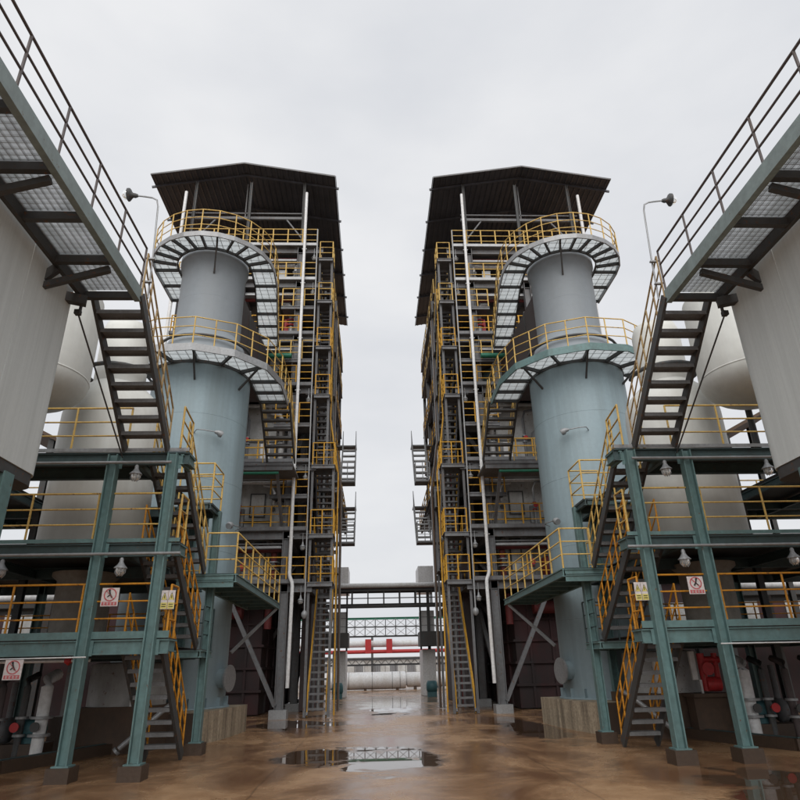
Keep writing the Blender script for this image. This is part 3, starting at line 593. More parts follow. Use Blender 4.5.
        guardrail(t, [(3.45, TY-.08, z), (2.45+e, TY-.08, z), (2.45+e, TY+0.95, z)], 'paleyellow' if i > 4 else 'yellow', 1.05, 0.62, 0.024, pr=0.03)
        # flights: down from this landing away from the yard entrance and back
        zm = (z+prevz)/2
        if i == 0:
            stair('tower_stair', 'ground flight of the stair well on the yard side of the %s tower' % sd_, 2.6, 3.35, (TY+0.1+3.4, z), (TY+0.1, 0.05), 'tower stair flights', 'tower', 'tower', 'yellow', 'both', 0.27)
        else:
            stair('tower_stair', 'stair well flight of the %s tower below its %s landing from the ground' % (sd_, ('second', 'third', 'fourth', 'fifth', 'sixth', 'seventh')[i-1]), 2.58+e*.8, 3.38+e*.3, (TY+0.9, z), (30.9, z-(z-prevz)+0.02 if z-prevz < 2.8 else prevz+0.02), 'tower stair flights', 'tower', 'tower', 'yellow' if i < 4 else 'paleyellow', 'both', 0.27)
        prevz = z
    # balcony that takes the ring-platform stair
    mb = MB(); mb.box((4.05, 25.2, 9.62), (9.2, TY-.26, 9.72)); build(mb, 'balcony_plate', 'tower', t)
    mb = MB(); mb.hbeam((4.05, 25.25, 9.5), (9.2, 25.25, 9.5), 0.12, 0.22); build(mb, 'balcony_beam', 'tower', t)
    for d in (4.7, 8.8):
        mb = MB(); mb.beam((d, 25.3, 9.45), (d, TY-.17, 7.6), 0.12, 0.12); build(mb, 'balcony_strut', 'tower', t, loc=(d, 26, 8.5))
    guardrail(t, [(5.3, 25.25, 9.72), (9.1, 25.25, 9.72)], 'paleyellow', 1.0, 0.9)
    mb = MB(); mb.tube([(4.6, 25.15, 9.25), (9.3, 25.15, 9.25)], 0.06, 8); build(mb, 'green_pipe', 'green', t)
    mb = MB(); mb.tube([(4.6, TY-.5, 15.7), (10.3, TY-.5, 15.7)], 0.13, 8); build(mb, 'green_pipe', 'green', t)
    # bracing
    for a_, b_ in (((4.6, TY-.05, 0.45), (6.9, TY-.05, 4.9)), ((4.5, 27.8, 0.5), (4.5, 32.8, 4.8)), ((7.4, 32.9, 0.5), (4.6, 32.9, 4.8)), ((10.2, 32.9, 0.5), (7.5, 32.9, 4.8)), ((4.5, 33.2, 0.5), (4.5, 38.3, 4.8)),
                   ((4.5, 27.8, 5.3), (4.5, 32.8, 7.0)), ((4.5, 33.2, 5.3), (4.5, 38.3, 10.0)), ((4.5, 27.8, 10.6), (4.5, 32.8, 13.8)), ((4.5, 27.8, 17.2), (4.5, 32.8, 19.9))):
        mb = MB(); mb.beam(a_, b_, 0.16, 0.16); build(mb, 'brace', 'tower', t, loc=a_)
    # roof: corrugated sheets on purlins and trusses
    yf, yb = 27.0, 43.3; zr, ze, di, do, dr_ = 27.62, 26.75, 2.72, 12.75, 7.75
    roof = MB()
    roof.add([(di, yf, ze), (dr_, yf, zr), (dr_, yb, zr), (di, yb, ze), (di, yf, ze+.03), (dr_, yf, zr+.03), (dr_, yb, zr+.03), (di, yb, ze+.03)], [(0,3,2,1),(4,5,6,7),(0,1,5,4),(3,7,6,2),(0,4,7,3),(1,2,6,5)])
    roof.add([(do, yf, ze), (dr_, yf, zr), (dr_, yb, zr), (do, yb, ze), (do, yf, ze+.03), (dr_, yf, zr+.03), (dr_, yb, zr+.03), (do, yb, ze+.03)], [(0,1,2,3),(7,6,5,4),(0,4,5,1),(3,2,6,7),(0,3,7,4),(1,5,6,2)])
    rf = build(roof, 'roof', 'roof', t)
    mb = MB()
    for de in (di, do):
        nr = 16
        for k in range(nr):
            f = (k+0.5)/nr
            mb.beam((dr_+(de-dr_)*f, yf+.02, zr+(ze-zr)*f-0.015), (dr_+(de-dr_)*f, yb-.02, zr+(ze-zr)*f-0.015), 0.09, 0.05)
    rb = build(mb, 'corrugation', 'roof', rf); rb['kind'] = 'stuff'
    for y in (27.8, 30.6, 33.4, 36.2, 39.0, 41.8):
        for de in (di, do):
            ex = de+(-.16 if de == di else .16)
            mb = MB(); mb.beam((dr_, y, zr-.11), (ex, y, ze-.11+(-.027)), 0.08, 0.12); build(mb, 'purlin', 'roof', rf, loc=(de, y, ze))
    for y in (28.3, 32.7, 37.7, 42.4):
        mb = MB(); mb.beam((4.3, y, 24.9), (11.0, y, 24.9), 0.14, 0.16); mb.beam((4.3, y, 25.25), (11.0, y, 25.25), 0.06, 0.06); mb.beam((dr_, y, 24.95), (dr_, y, zr-.3), 0.06, 0.06)
        mb.beam((4.45, y, 23.4), (5.5, y, 24.9), 0.07, 0.07); mb.beam((10.4, y, 23.4), (9.3, y, 24.9), 0.07, 0.07)
        build(mb, 'truss', 'tower' if y < 30 else 'dark', rf, loc=(dr_, y, 25))
    mb = MB(); mb.beam((di-.03, yf, ze+.01), (di-.03, yb, ze+.01), 0.03, 0.1); build(mb, 'gutter', 'dark', rf)
    for de in (di, do):
        mb = MB(); mb.beam((dr_, yf-.02, zr+.02), (de, yf-.02, ze+.02), 0.03, 0.09); build(mb, 'verge_trim', 'tower', rf, loc=(de, yf, ze))
    # process equipment inside
    q = thing('dark_fill', (7.4, 36, 0), 'dark box added for the shaded void at the foot of the %s tower' % sd_, 'dark_fill', 'dark fills in the towers')  # dark box added to stand for the shaded open tower base
    mb = MB(); mb.box((5.6, 29.6, 0.05), (10.0, 41.5, 4.6)); build(mb, 'casing', 'dark_fill', q)
    mb = MB()
    for z in (0.9, 1.8, 2.7, 3.6): mb.box((5.5, 29.5, z), (10.05, 41.6, z+0.1))
    for y in (31, 33, 35, 37, 39): mb.box((5.52, y, 0.05), (5.6, y+.1, 4.6))
    for d in (6.2, 7.2, 8.2, 9.2): mb.box((d, 29.52, 0.05), (d+.1, 29.6, 4.6))
    build(mb, 'stiffener', 'dark_fill', q)
    mb = MB(); mb.tube([(6.4, 29.0, 4.1), (9.8, 29.0, 4.1)], 0.28, 14); mb.tube([(5.3, 29.0, 3.4), (5.3, 29.0, 4.7)], 0.16, 12); build(mb, 'header', 'darkred', q)
    q = thing('boiler_casing', (7.4, 36, 5.2), 'streaked grey casing between the middle decks of the %s tower' % sd_, 'casing', 'grey casings in the towers')
    mb = MB(); mb.box((5.4, 28.9, 5.2), (9.8, 41.5, 16.5)); cs = build(mb, 'wall', 'casing', q)
    for z in (8.0, 8.0, 11.0, 11.9, 15.0):
        mb = MB(); mb.box((5.35, 28.84, z), (9.85, 41.55, z+0.08)); build(mb, 'stiffener', 'tower', q, loc=(7, 36, z))
    for d, z, ww, hh in ((5.75, 8.3, 0.6, 1.0), (5.6, 5.7, 0.42, 1.35), (7.4, 5.6, 0.8, 1.2)):
        mb = MB(); mb.box((d, 28.8, z), (d+ww, 28.89, z+hh)); build(mb, 'hatch', 'casing', q, loc=(d, 28.8, z))
        mb = MB(); mb.box((d-.06, 28.82, z-.06), (d+ww+.06, 28.885, z)); mb.box((d-.06, 28.82, z+hh), (d+ww+.06, 28.885, z+hh+.06)); mb.box((d-.06, 28.82, z), (d-.003, 28.885, z+hh)); mb.box((d+ww+.003, 28.82, z), (d+ww+.06, 28.885, z+hh)); build(mb, 'hatch_frame', 'dark', q, loc=(d, 28.8, z))
    q = thing('upper_duct', (7.6, 36, 17.1), 'dark lagged duct block under the roof of the %s tower' % sd_, 'duct', 'dark duct blocks')
    mb = MB(); mb.box((5.7, 29.9, 17.1), (9.8, 41.5, 24.4)); build(mb, 'casing', 'midgrey', q)
    for k in range(5):
        mb = MB(); mb.box((5.65, 29.84, 17.6+k*1.3), (9.85, 41.55, 17.7+k*1.3)); build(mb, 'stiffener', 'tower', q, loc=(7, 36, 17.6+k*1.3))
    mb = MB(); mb.box((5.1, 29.0, 17.1), (5.35, 29.5, 19.2)); build(mb, 'red_panel', 'red', q)
    mb = MB(); mb.tube([(4.85, 29.2, 17.1), (4.85, 29.2, 19.4)], 0.14, 12); build(mb, 'white_pipe', 'pipe', q)
    q = thing('fill_shaft', (3.6, 36, 0.02), 'added dark shaft wall with pipes filling the shaded void behind the stair well of the %s tower' % sd_, 'shaft', 'dark fill shafts')  # dark walls added to give the shaded look of the tower interior
    mb = MB(); mb.box((3.35, 33.2, 7.3), (3.85, 42, 22.2)); build(mb, 'casing', 'casing_dark', q)
    mb = MB(); mb.box((3.72, 32.0, 0.02), (4.15, 42, 6.9)); build(mb, 'lower_dark_wall', 'casing_dark', q)
    for k in range(6):
        r = (0.06, 0.09, 0.05, 0.1, 0.07, 0.05)[k]; yy = 32.1+0.19*k if k < 3 else 33.4+k*.8; dd = (3.1, 3.3, 3.5, 3.24, 3.22, 3.25)[k]
        mb = MB(); mb.tube([(dd, yy, 0.02 if k < 3 else 7.3), (dd, yy, 21.5)], r, 8); build(mb, 'riser', ('brown', 'galv', 'darkred', 'pipe', 'yellow', 'galv')[k], q, loc=(dd, yy, 0))
    for k in range(3):
        x_, y_ = ((2.36, 31.75), (2.33, 31.95), (2.34, TY+1.0))[k]
        mb = MB(); mb.tube([(x_, y_, 0.02), (x_+.02, y_, 6.0), (x_, y_, 10.2), (x_+.42, y_, 13.0), (x_+.42, y_, 20.5)], (0.05, 0.04, 0.035)[k], 8); build(mb, 'edge_riser', ('brown', 'galv', 'yellow')[k], q, loc=(x_, y_, 0))
    q = thing('cross_duct', (6.6, 24, 14.3), 'dark duct from the %s blue column to the tower' % sd_, 'duct', 'dark cross ducts')
    mb = MB(); mb.prism([(6.0, 21.7), (7.9, 21.7), (8.2, 28.0), (5.75, 28.0)], 13.55, 15.9); build(mb, 'casing', 'casing_dark', q)  # every face takes the same dark casing tone
    mb = MB(); mb.box((5.9, 23.4, 13.5), (8.1, 23.5, 15.95)); mb.box((5.8, 25.4, 13.5), (8.15, 25.5, 15.95)); build(mb, 'stiffener', 'dark', q)
    # pipes, valves and equipment on the decks (visible clutter)
    rnd = random.Random(11)
    for i, z in enumerate(DECKS[:-1]):
        zz = DECKS[i+1]; h = zz-z
        for k in range(4):
            d = 4.75+rnd.random()*0.75+k*1.35; y = 28.1+rnd.random()*0.5; r = 0.05+rnd.random()*0.09
            mt = rnd.choice(['pipe', 'galv', 'tower', 'darkred', 'casing', 'green', 'galv'])
            mb = MB(); mb.tube([(d, y, z+.005), (d, y, z+h*0.62), (d+0.12, y, z+h*0.72), (d+0.5, y+.05, z+h*0.74), (d+0.62, y+.05, z+h*.82), (d+0.62, y+.05, zz-.4)], r, 10); pp = build(mb, 'riser_pipe', mt, t, loc=(d, y, z))
            zc = z+h*0.3
            for e in (0, .3):
                mb = MB(); mb.tube([(d, y, zc+e), (d, y, zc+e+.05)], r*1.8, 12); build(mb, 'flange', 'galv' if mt != 'galv' else 'red', pp, loc=(d, y, zc+e))
            mb = MB(); mb.tube([(d, y, zc+.17), (d, y-.22, zc+.17), (d, y-.225, zc+.17), (d, y-.25, zc+.17)], [.02, .02, .11, .11], 12); build(mb, 'valve_wheel', 'red' if k % 3 == 1 else 'dark', pp, loc=(d, y, zc))
        # small skids: a drum, a box cabinet, a cable tray
        bx = 5.0+rnd.random()*3.4; mt = rnd.choice(['casing', 'galv', 'white', 'teal_dark', 'darkred'])
        mb = MB(); mb.tube([(bx, 28.5, z+.15), (bx, 28.5, z+.22), (bx, 28.5, z+h*.45), (bx, 28.5, z+h*.5)], [.1, .3, .3, .1], 16); dm = build(mb, 'drum', mt, t, loc=(bx, 28.5, z))
        mb = MB(); mb.box((bx-.25, 28.3, z+.002), (bx+.25, 28.7, z+.15)); build(mb, 'drum_base', 'dark', dm, loc=(bx, 28.5, z))
        bx = 4.7+rnd.random()*4
        mb = MB(); mb.box((bx, 28.2, z+.35), (bx+.45, 28.42, z+1.15)); mb.box((bx+.04, 28.3, z+.002), (bx+.1, 28.36, z+.35)); mb.box((bx+.35, 28.3, z+.002), (bx+.41, 28.36, z+.35)); build(mb, 'control_box', rnd.choice(['pipe', 'galv', 'casing']), t, loc=(bx, 28.3, z))
        mb = MB(); mb.box((4.7, 27.75, zz-.72), (10.4, 28.05, zz-.69)); mb.box((4.7, 27.73, zz-.72), (10.4, 27.748, zz-.62)); build(mb, 'cable_tray', 'galv', t, loc=(7, 28, zz-.7))
        for k in range(2):
            zq = zz-.5-.25*k; mb = MB(); mb.tube([(4.6, 27.9+.3*k, zq), (10.3, 27.9+.3*k, zq)], .05+.03*k, 8); build(mb, 'cross_pipe', ('galv', 'darkred', 'pipe', 'casing')[(i+k) % 4], t, loc=(7, 28, zq))
    # lamps under the tower decks
    for i, z in enumerate((5.13, 7.35, 10.45, 14.27, 20.26, 22.4)):
        lamp('caged lamp hung at the stair well of the %s tower, %s of six' % (sd_, ('lowest', 'second lowest', 'third lowest', 'third highest', 'second highest', 'topmost')[i]), (3.75, TY-.12, z-0.78), 'lamps under the tower decks', drop=0.4)
    # downpipes
    p = thing('downpipe', (4.2, TY-.42, 1.1), 'long white downpipe down the front column of the %s tower' % sd_, 'pipe', 'long white downpipes')
    mb = MB(); mb.tube([(4.25, TY-.42, 25.75), (4.24, TY-.42, 15), (4.22, TY-.42, 5.5), (4.2, TY-.42, 5.35), (4.1, TY-.42, 5.12), (4.08, TY-.42, 4.95), (4.1, TY-.42, 1.1)], 0.075, 12); build(mb, 'pipe_run', 'pipe', p)
    for z in (7.0, 10.1, 13.9, 16.7, 19.9, 22.0):
        mb = MB(); mb.box((4.12, TY-.45, z), (4.37, TY-.26, z+0.04)); build(mb, 'pipe_clip', 'galv', p, loc=(4.2, TY-.4, z))
    p = thing('downpipe', (10.85, TY-.42, 1.1), 'short visible white pipe behind the upper ring of the %s blue column' % sd_, 'pipe', 'outer white downpipes')
    mb = MB(); mb.tube([(10.75, TY-.42, 25.75), (10.75, TY-.42, 1.1)], 0.085, 12); build(mb, 'pipe_run', 'pipe', p)
    mb = MB(); mb.box((10.6, TY-.44, 22.0), (10.8, TY-.27, 22.06)); build(mb, 'pipe_clip', 'galv', p)
    p = thing('conduit_riser', (3.5, TY-.3, 4.0), 'thin grey conduit with a ball end on the stair well of the %s tower' % sd_, 'conduit', 'thin conduits')
    mb = MB(); mb.tube([(3.6, TY-.3, 23.4), (3.6, TY-.3, 14), (3.55, TY-.3, 3.9)], 0.035, 8); build(mb, 'pipe_run', 'galv', p)
    mb = MB(); mb.tube([(3.55, TY-.3, 4.0), (3.55, TY-.3, 3.9), (3.55, TY-.3, 3.78), (3.55, TY-.3, 3.68)], [0.05, .13, .13, .05], 12); build(mb, 'ball_end', 'lampgrey', p)
    # ---------------------------------------------------------------- far caged stairs, cabinets
    for nm, zb, zt in (('upper', 11.75, 14.9), ('lower', 8.25, 10.9)):
        q = stair('caged_stair', '%s slender grey outside stair on the far end of the %s tower' % (nm, sd_), 1.78, 2.6, (38.0, zt), (36.0, zb), 'far outside stairs', 'galv', 'galv', 'galv', 'both', 0.45)
        mb = MB(); mb.box((1.75, 35.1, zb-.1), (4.3, 36.0, zb)); build(mb, 'landing', 'tower', q)
        mb = MB(); mb.box((1.75, 38.0, zt-.08), (4.3, 38.8, zt)); build(mb, 'landing', 'tower', q)
        guardrail(q, [(2.6, 35.15, zb), (1.78, 35.15, zb), (1.78, 36, zb)], 'galv', 1.1, 0.45)
    q = thing('cabinet', (3.0, 47, 0), 'tall pale cabinet block at the far end of the %s row' % sd_, 'cabinet', 'pale cabinets')
    mb = MB(); mb.box((2.62, 46.0, 0.02), (3.5, 49.0, 2.9)); build(mb, 'body', 'pipe', q)
    mb = MB(); mb.box((2.4, 44.8, 3.1), (4.4, 47, 3.3)); mb.box((2.4, 44.8, 3.3), (2.5, 47, 4.0)); mb.box((2.5, 44.8, 3.3), (4.4, 44.9, 4.0)); build(mb, 'dark_platform', 'dark', q)
    mb = MB(); mb.box((2.65, 47.0, 3.31), (3.6, 49.0, 5.5)); build(mb, 'upper_box', 'pipe', q)
    mb = MB(); mb.box((2.5, 46.2, 6.8), (3.6, 49.0, 8.5)); build(mb, 'top_box', 'pipe', q)
    mb = MB(); mb.hbeam((3.1, 45.9, 2.9), (3.1, 45.9, 7.0), 0.2, 0.2); mb.hbeam((4.2, 44.9, 0), (4.2, 44.9, 3.1), 0.2, 0.2); mb.hbeam((2.6, 46.9, 2.9), (2.6, 46.9, 6.8), 0.12, 0.12); build(mb, 'post', 'dark', q)
    mb = MB()
    for z in (3.9, 4.5, 5.05): mb.box((2.63, 46.98, z), (3.62, 49.02, z+0.03))
    build(mb, 'panel_joint', 'tower', q)
    q = thing('pump_motor', (3.0, 44.6, 0), 'small blue-green motor at the foot of the pale cabinet, %s row' % sd_, 'motor', 'far pump motors')
    mb = MB(); mb.tube([(2.7, 44.6, 0.6), (2.78, 44.6, 0.6), (3.3, 44.6, 0.6), (3.38, 44.6, 0.6)], [.2, .36, .36, .3], 16); build(mb, 'body', 'motor', q)
    mb = MB(); mb.box((2.75, 44.3, 0.0), (3.35, 44.9, 0.3)); build(mb, 'base', 'motor', q)
    mb = MB(); mb.tube([(3.38, 44.6, .6), (3.5, 44.6, .6)], .06, 8); build(mb, 'shaft', 'galv', q)
    # ---------------------------------------------------------------- ground-level equipment below the decks
    k = thing('bund_kerb', (9, 15.5, 0), 'low wet concrete kerb round the equipment below the %s decks' % sd_, 'kerb', 'bund kerbs')
    mb = MB(); mb.beam((6.75, 17.6, .1), (7.95, 14.2, .1), 0.2, 0.24); mb.beam((7.9, 14.2, .1), (13.5, 14.0, .1), 0.2, 0.24); build(mb, 'kerb_run', 'wetconcrete', k)
    mb = MB(); mb.beam((6.85, 17.55, .225), (8.0, 14.3, .225), 0.09, 0.02); mb.beam((8.0, 14.27, .225), (13.5, 14.07, .225), 0.07, 0.02); build(mb, 'capping', 'teal_dark', k)
    k = thing('base_drum', (6.7, 17.3, 0.2), 'grey steel drum on a brown block below the %s first deck' % sd_, 'drum', 'grey drums below the decks')
    mb = MB(); mb.lathe(7.0, 18.0, [(0.95, 1.0), (0.95, 1.95), (0.8, 2.0), (0, 2.0)], 36); build(mb, 'shell', 'casing', k)
    mb = MB(); mb.prism([(6.2, 17.0), (7.8, 17.0), (8.1, 19), (5.9, 19)], 0, 1.0); build(mb, 'block', 'brown', k)
    mb = MB(); mb.box((6.42, 17.05, 1.0), (6.6, 17.12, 1.75)); build(mb, 'gauge_board', 'pipe', k)
    mb = MB(); mb.tube([(6.53, 17.04, 1.18), (6.53, 16.98, 1.18)], 0.06, 12); build(mb, 'gauge', 'black', k)
    k = thing('slanted_pipe', (5.9, 16.3, 0), 'grey pipe slanting to the ground behind the inner column, %s side' % sd_, 'pipe', 'slanted pipes')
    mb = MB(); mb.tube([(6.55, 16.6, 0.15), (5.65, 16.8, 0.95), (5.5, 17.1, 1.1)], 0.06, 10); build(mb, 'pipe_run', 'galv', k)
    mb = MB(); mb.tube([(6.58, 16.6, .12), (6.62, 16.59, .08)], 0.1, 10); build(mb, 'flange', 'galv', k)
    rnd = random.Random(5)
    for i in range(7):
        d = 7.95+i*0.42+rnd.random()*0.2; y = 14.7+rnd.random()*1.6; r = 0.05+rnd.random()*0.1
        mt = rnd.choice(['dark', 'tower', 'galv', 'teal_dark', 'casing_dark', 'pipe'])
        k = thing('pipe_drop', (d, y, 0), '%s of seven vertical pipes below the %s first deck, counted outwards' % (('first', 'second', 'third', 'fourth', 'fifth', 'sixth', 'seventh')[i], sd_), 'pipe', 'pipes below the first decks')
        mb = MB(); mb.tube([(d, y, 0.0), (d, y, 1.5), (d+.05, y+.1, 1.65), (d+.05, y+.5, 1.75)], r, 10); build(mb, 'pipe_run', mt, k)
        for e in (.5, .85):
            mb = MB(); mb.tube([(d, y, e), (d, y, e+.05)], r*1.8, 10); build(mb, 'flange', 'galv', k, loc=(d, y, e))
        mb = MB(); mb.tube([(d, y, .7), (d, y-.25, .7)], .02, 6); mb.tube([(d, y-.25, .7), (d, y-.28, .7)], .1, 12); build(mb, 'valve_wheel', rnd.choice(['dark', 'red', 'motor', 'galv']), k)
    for i in range(2):
        d = 8.5+i*2.1; y = 16.2
        k = thing('pump_set', (d, y, 0), 'dark pump and motor on a block below the %s first deck, %s one' % (sd_, ('inner', 'outer')[i]), 'pump', 'pump sets below the decks')
        mb = MB(); mb.box((d-.5, y-.3, 0), (d+.7, y+.3, .35)); build(mb, 'block', 'wetconcrete', k)
        mb = MB(); mb.tube([(d-.4, y, .62), (d-.35, y, .62), (d+.2, y, .62), (d+.25, y, .62)], [.12, .22, .22, .1], 16); mb.box((d-.3, y-.15, .35), (d+.15, y+.15, .5)); build(mb, 'motor', 'motor', k)
        mb = MB(); mb.tube([(d+.25, y, .62), (d+.35, y, .62)], .05, 8); mb.tube([(d+.35, y, .62), (d+.38, y, .62), (d+.52, y, .62), (d+.56, y, .62)], [.1, .26, .26, .1], 16); mb.tube([(d+.45, y, .8), (d+.45, y, 1.6)], .07, 10); build(mb, 'pump_casing', 'tower', k)
    # back wall of pipework under and beyond the decks
    k = thing('pipe_rack', (16, 24, 0), 'cluttered pipe rack beyond the %s deck frame' % sd_, 'pipe rack', 'pipe racks beyond the decks')
    for d in (11.8, 15, 19, 24, 30):
        for y in (23, 25.5):
            mb = MB(); mb.hbeam((d, y, 0), (d, y, 4.1), 0.2, 0.2); build(mb, 'column', 'dark', k, loc=(d, y, 0))
    for z in (2.4, 4.0):
        for y in (23, 25.5):
            mb = MB(); mb.hbeam((11.8, y, z), (30, y, z), 0.16, 0.24); build(mb, 'beam', 'dark', k, loc=(20, y, z))
        for j, r in enumerate((0.12, 0.09, 0.16, 0.08, 0.12)):
            mb = MB(); mb.tube([(11.5, 23.3+j*0.45, z+.14+r), (31, 23.3+j*.45, z+.14+r)], r, 10); build(mb, 'pipe', ('pipe', 'galv', 'casing', 'green', 'galv')[j], k, loc=(20, 23.3+j*.45, z))
    k = thing('backing_shed', (18, 33, 0), 'low dark backing shed added behind the %s pipe rack' % sd_, 'shed', 'sheds beyond the decks')
    mb = MB(); mb.box((10.9, 27, 0), (34, 33, 4.9)); build(mb, 'wall', 'dark_fill', k)  # near-black backing wall added so the gaps below the decks stay dark
    mb = MB(); mb.box((10.8, 26.6, 4.9), (34.3, 33.4, 5.1)); build(mb, 'roof', 'dark', k)
    for j in range(8):
        mb = MB(); mb.box((11.6+j*2.5, 26.95, 2.9), (12.9+j*2.5, 26.99, 4.0)); build(mb, 'window', 'casing', k, loc=(12.2+j*2.5, 26.97, 2.9))
    # ---------------------------------------------------------------- deck lamps
    g2 = 'lamps under the teal decks'
    for d, z, lb in ((5.6, 5.45, 'under the third deck edge beside the inner column'), (7.85, 5.45, 'under the third deck edge, outer one'), (5.62, 3.55, 'under the second deck edge between the columns'), (7.9, 3.55, 'under the second deck edge, outer one')):
        if S < 0 and d > 7 and z > 5: continue
        lamp('grey well-glass lamp %s, %s side' % (lb, sd_), (d, 12.72, z), g2)
    # ---------------------------------------------------------------- signs
    def nosign(at, label):
        x, y, z = at
        q = thing('warning_sign', at, label, 'sign', 'prohibition signs')
        mb = MB(); mb.box((x-.19, y, z-.2), (x+.19, y+.012, z+.2)); build(mb, 'plate', 'signwhite', q)
        mb = MB(); n_ = 28
        for k2 in range(n_):
            a, b_ = 2*math.pi*k2/n_, 2*math.pi*(k2+1)/n_
            mb.beam((x+.13*math.cos(a), y-.004, z+.05+.13*math.sin(a)), (x+.13*math.cos(b_), y-.004, z+.05+.13*math.sin(b_)), 0.006, 0.022, (math.cos(a), 0, math.sin(a)))
        mb.beam((x-S*.09, y-.009, z+.14), (x+S*.09, y-.009, z-.04), 0.006, 0.022, (1, 0, 1)); build(mb, 'red_ring', 'signred', q)
        mb = MB(); mb.beam((x-.05, y-.013, z-.01), (x+.0, y-.013, z+.06), .005, .03, (0, 0, 1)); mb.beam((x-.0, y-.013, z+.06), (x+.02, y-.013, z+.13), .005, .03, (1, 0, 0)); mb.beam((x+.0, y-.013, z+.05), (x+.055, y-.013, z+.0), .005, .022, (0, 0, 1)); mb.box((x+.0, y-.016, z+.125), (x+.045, y-.011, z+.16)); build(mb, 'pictogram', 'black', q)
        mb = MB(); mb.box((x-.165, y-.004, z-.18), (x+.165, y-.001, z-.105)); build(mb, 'caption_bar', 'signred', q)
        mb = MB()
        for k2 in range(4):
            xx = x-.11+k2*.073
            mb.box((xx-.024, y-.009, z-.128), (xx+.024, y-.005, z-.12)); mb.box((xx-.004, y-.010, z-.168), (xx+.004, y-.0055, z-.12)); mb.box((xx-.024, y-.0095, z-.15), (xx+.024, y-.006, z-.143)); mb.box((xx-.02, y-.009, z-.17), (xx+.02, y-.005, z-.163))
        build(mb, 'caption_marks', 'signwhite', q); shrink(q, 0.84)
    if S < 0:
        nosign((5.69, 12.6, 3.07), 'white sign with red prohibition ring hung on the first-deck rail by the left outer column')
        nosign((7.22, 12.6, 1.83), 'white sign with red prohibition ring hung below the first deck beam at the far left')
    else:
        nosign((5.69, 12.6, 3.10), 'white sign with red prohibition ring hung on the first-deck rail by the right outer column')
    x, y, z = (4.68, 12.86, 3.03)
    q = thing('caution_sign', (x, y, z), 'pale yellow double caution sign on the stair rail, %s side' % sd_, 'sign', 'yellow caution signs')
    mb = MB(); mb.box((x-.15, y, z-.2), (x-.005, y+.012, z+.2)); mb.box((x+.005, y, z-.2), (x+.15, y+.012, z+.2)); build(mb, 'plate', 'signwhite', q)
    mb = MB(); mb.box((x-.145, y-.004, z-.19), (x-.01, y-.001, z-.06)); mb.box((x+.01, y-.004, z-.19), (x+.145, y-.001, z-.06)); build(mb, 'caption_bar', 'signyellow', q)
    mb = MB()
    for cx_ in (-.078, .078):
        mb.add([(x+cx_-.055, y-.004, z), (x+cx_+.055, y-.004, z), (x+cx_, y-.004, z+.14)], [(0, 1, 2)])
    build(mb, 'triangle', 'signyellow', q)
    mb = MB()
    for cx_ in (-.078, .078):
        mb.box((x+cx_-.008, y-.008, z+.03), (x+cx_+.008, y-.005, z+.09)); mb.box((x+cx_-.045, y-.008, z-.105), (x+cx_+.045, y-.005, z-.09)); mb.box((x+cx_-.045, y-.008, z-.15), (x+cx_+.045, y-.005, z-.135))
        mb.beam((x+cx_-.06, y-.006, z-.005), (x+cx_, y-.006, z+.15), .004, .01, (0, 1, 0)); mb.beam((x+cx_+.06, y-.006, z-.005), (x+cx_, y-.006, z+.15), .004, .01, (0, 1, 0))
    build(mb, 'marks', 'black', q); shrink(q, 0.88)
    # tension rod beside the long stair
    k = thing('tension_rod', (6.05, 10.4, 6.1), 'thin dark rod from the high walkway down to the third deck, %s side' % sd_, 'rod', 'tension rods')
    mb = MB(); mb.tube([(6.15, 10.25, 7.9), (6.0, 12.9, 5.95)], 0.018, 6); build(mb, 'rod', 'dark', k)
    mb = MB(); mb.box((6.1, 10.2, 7.86), (6.2, 10.3, 7.95)); mb.box((6.1, 10.22, 7.95), (6.13, 10.28, 8.172)); build(mb, 'lug', 'dark', k)
    if S > 0:
        q = thing('red_valve_station', (7.3, 16.6, 1.0), 'bright red valve station on a ledge below the right first deck', 'valve')
        mb = MB(); mb.tube([(7.45, 16.6, 1.05), (7.45, 16.6, 1.9)], 0.09, 12); mb.tube([(7.45, 16.6, 1.2), (7.8, 16.6, 1.2)], 0.17, 14); mb.tube([(7.45, 16.6, 1.75), (7.9, 16.6, 1.75)], 0.08, 12); mb.tube([(7.8, 16.6, 1.1), (7.8, 16.6, 1.9)], 0.07, 10); build(mb, 'body', 'red', q)
        mb = MB(); mb.tube([(7.5, 16.42, 1.55), (7.5, 16.40, 1.55)], 0.15, 16); build(mb, 'hand_wheel', 'red', q)
        mb = MB(); mb.box((7.15, 16.55, 1.3), (7.28, 16.62, 1.95)); mb.tube([(7.3, 16.5, 1.0), (7.3, 16.5, 1.3)], .03, 8); build(mb, 'gauge_board', 'pipe', q)
        mb = MB(); mb.box((7.0, 16.35, .92), (8.1, 16.95, 1.0)); mb.box((7.05, 16.5, 0), (8.05, 16.9, .92)); build(mb, 'ledge', 'brown', q)
    else:
        q = thing('valve_cluster', (8.2, 13.9, 1.5), 'small red and grey valve cluster under the first deck at the far left', 'valve')
        mb = MB(); mb.tube([(7.9, 13.4, 1.98), (6.2, 13.4, 1.98)], 0.03, 8); build(mb, 'pipe_run', 'pipe', q)
        mb = MB(); mb.tube([(6.55, 13.4, 1.98), (6.6, 13.4, 1.98), (6.68, 13.4, 1.98)], [.04, .09, .04], 10); build(mb, 'valve_body', 'red', q)

side(-1)
side(1)

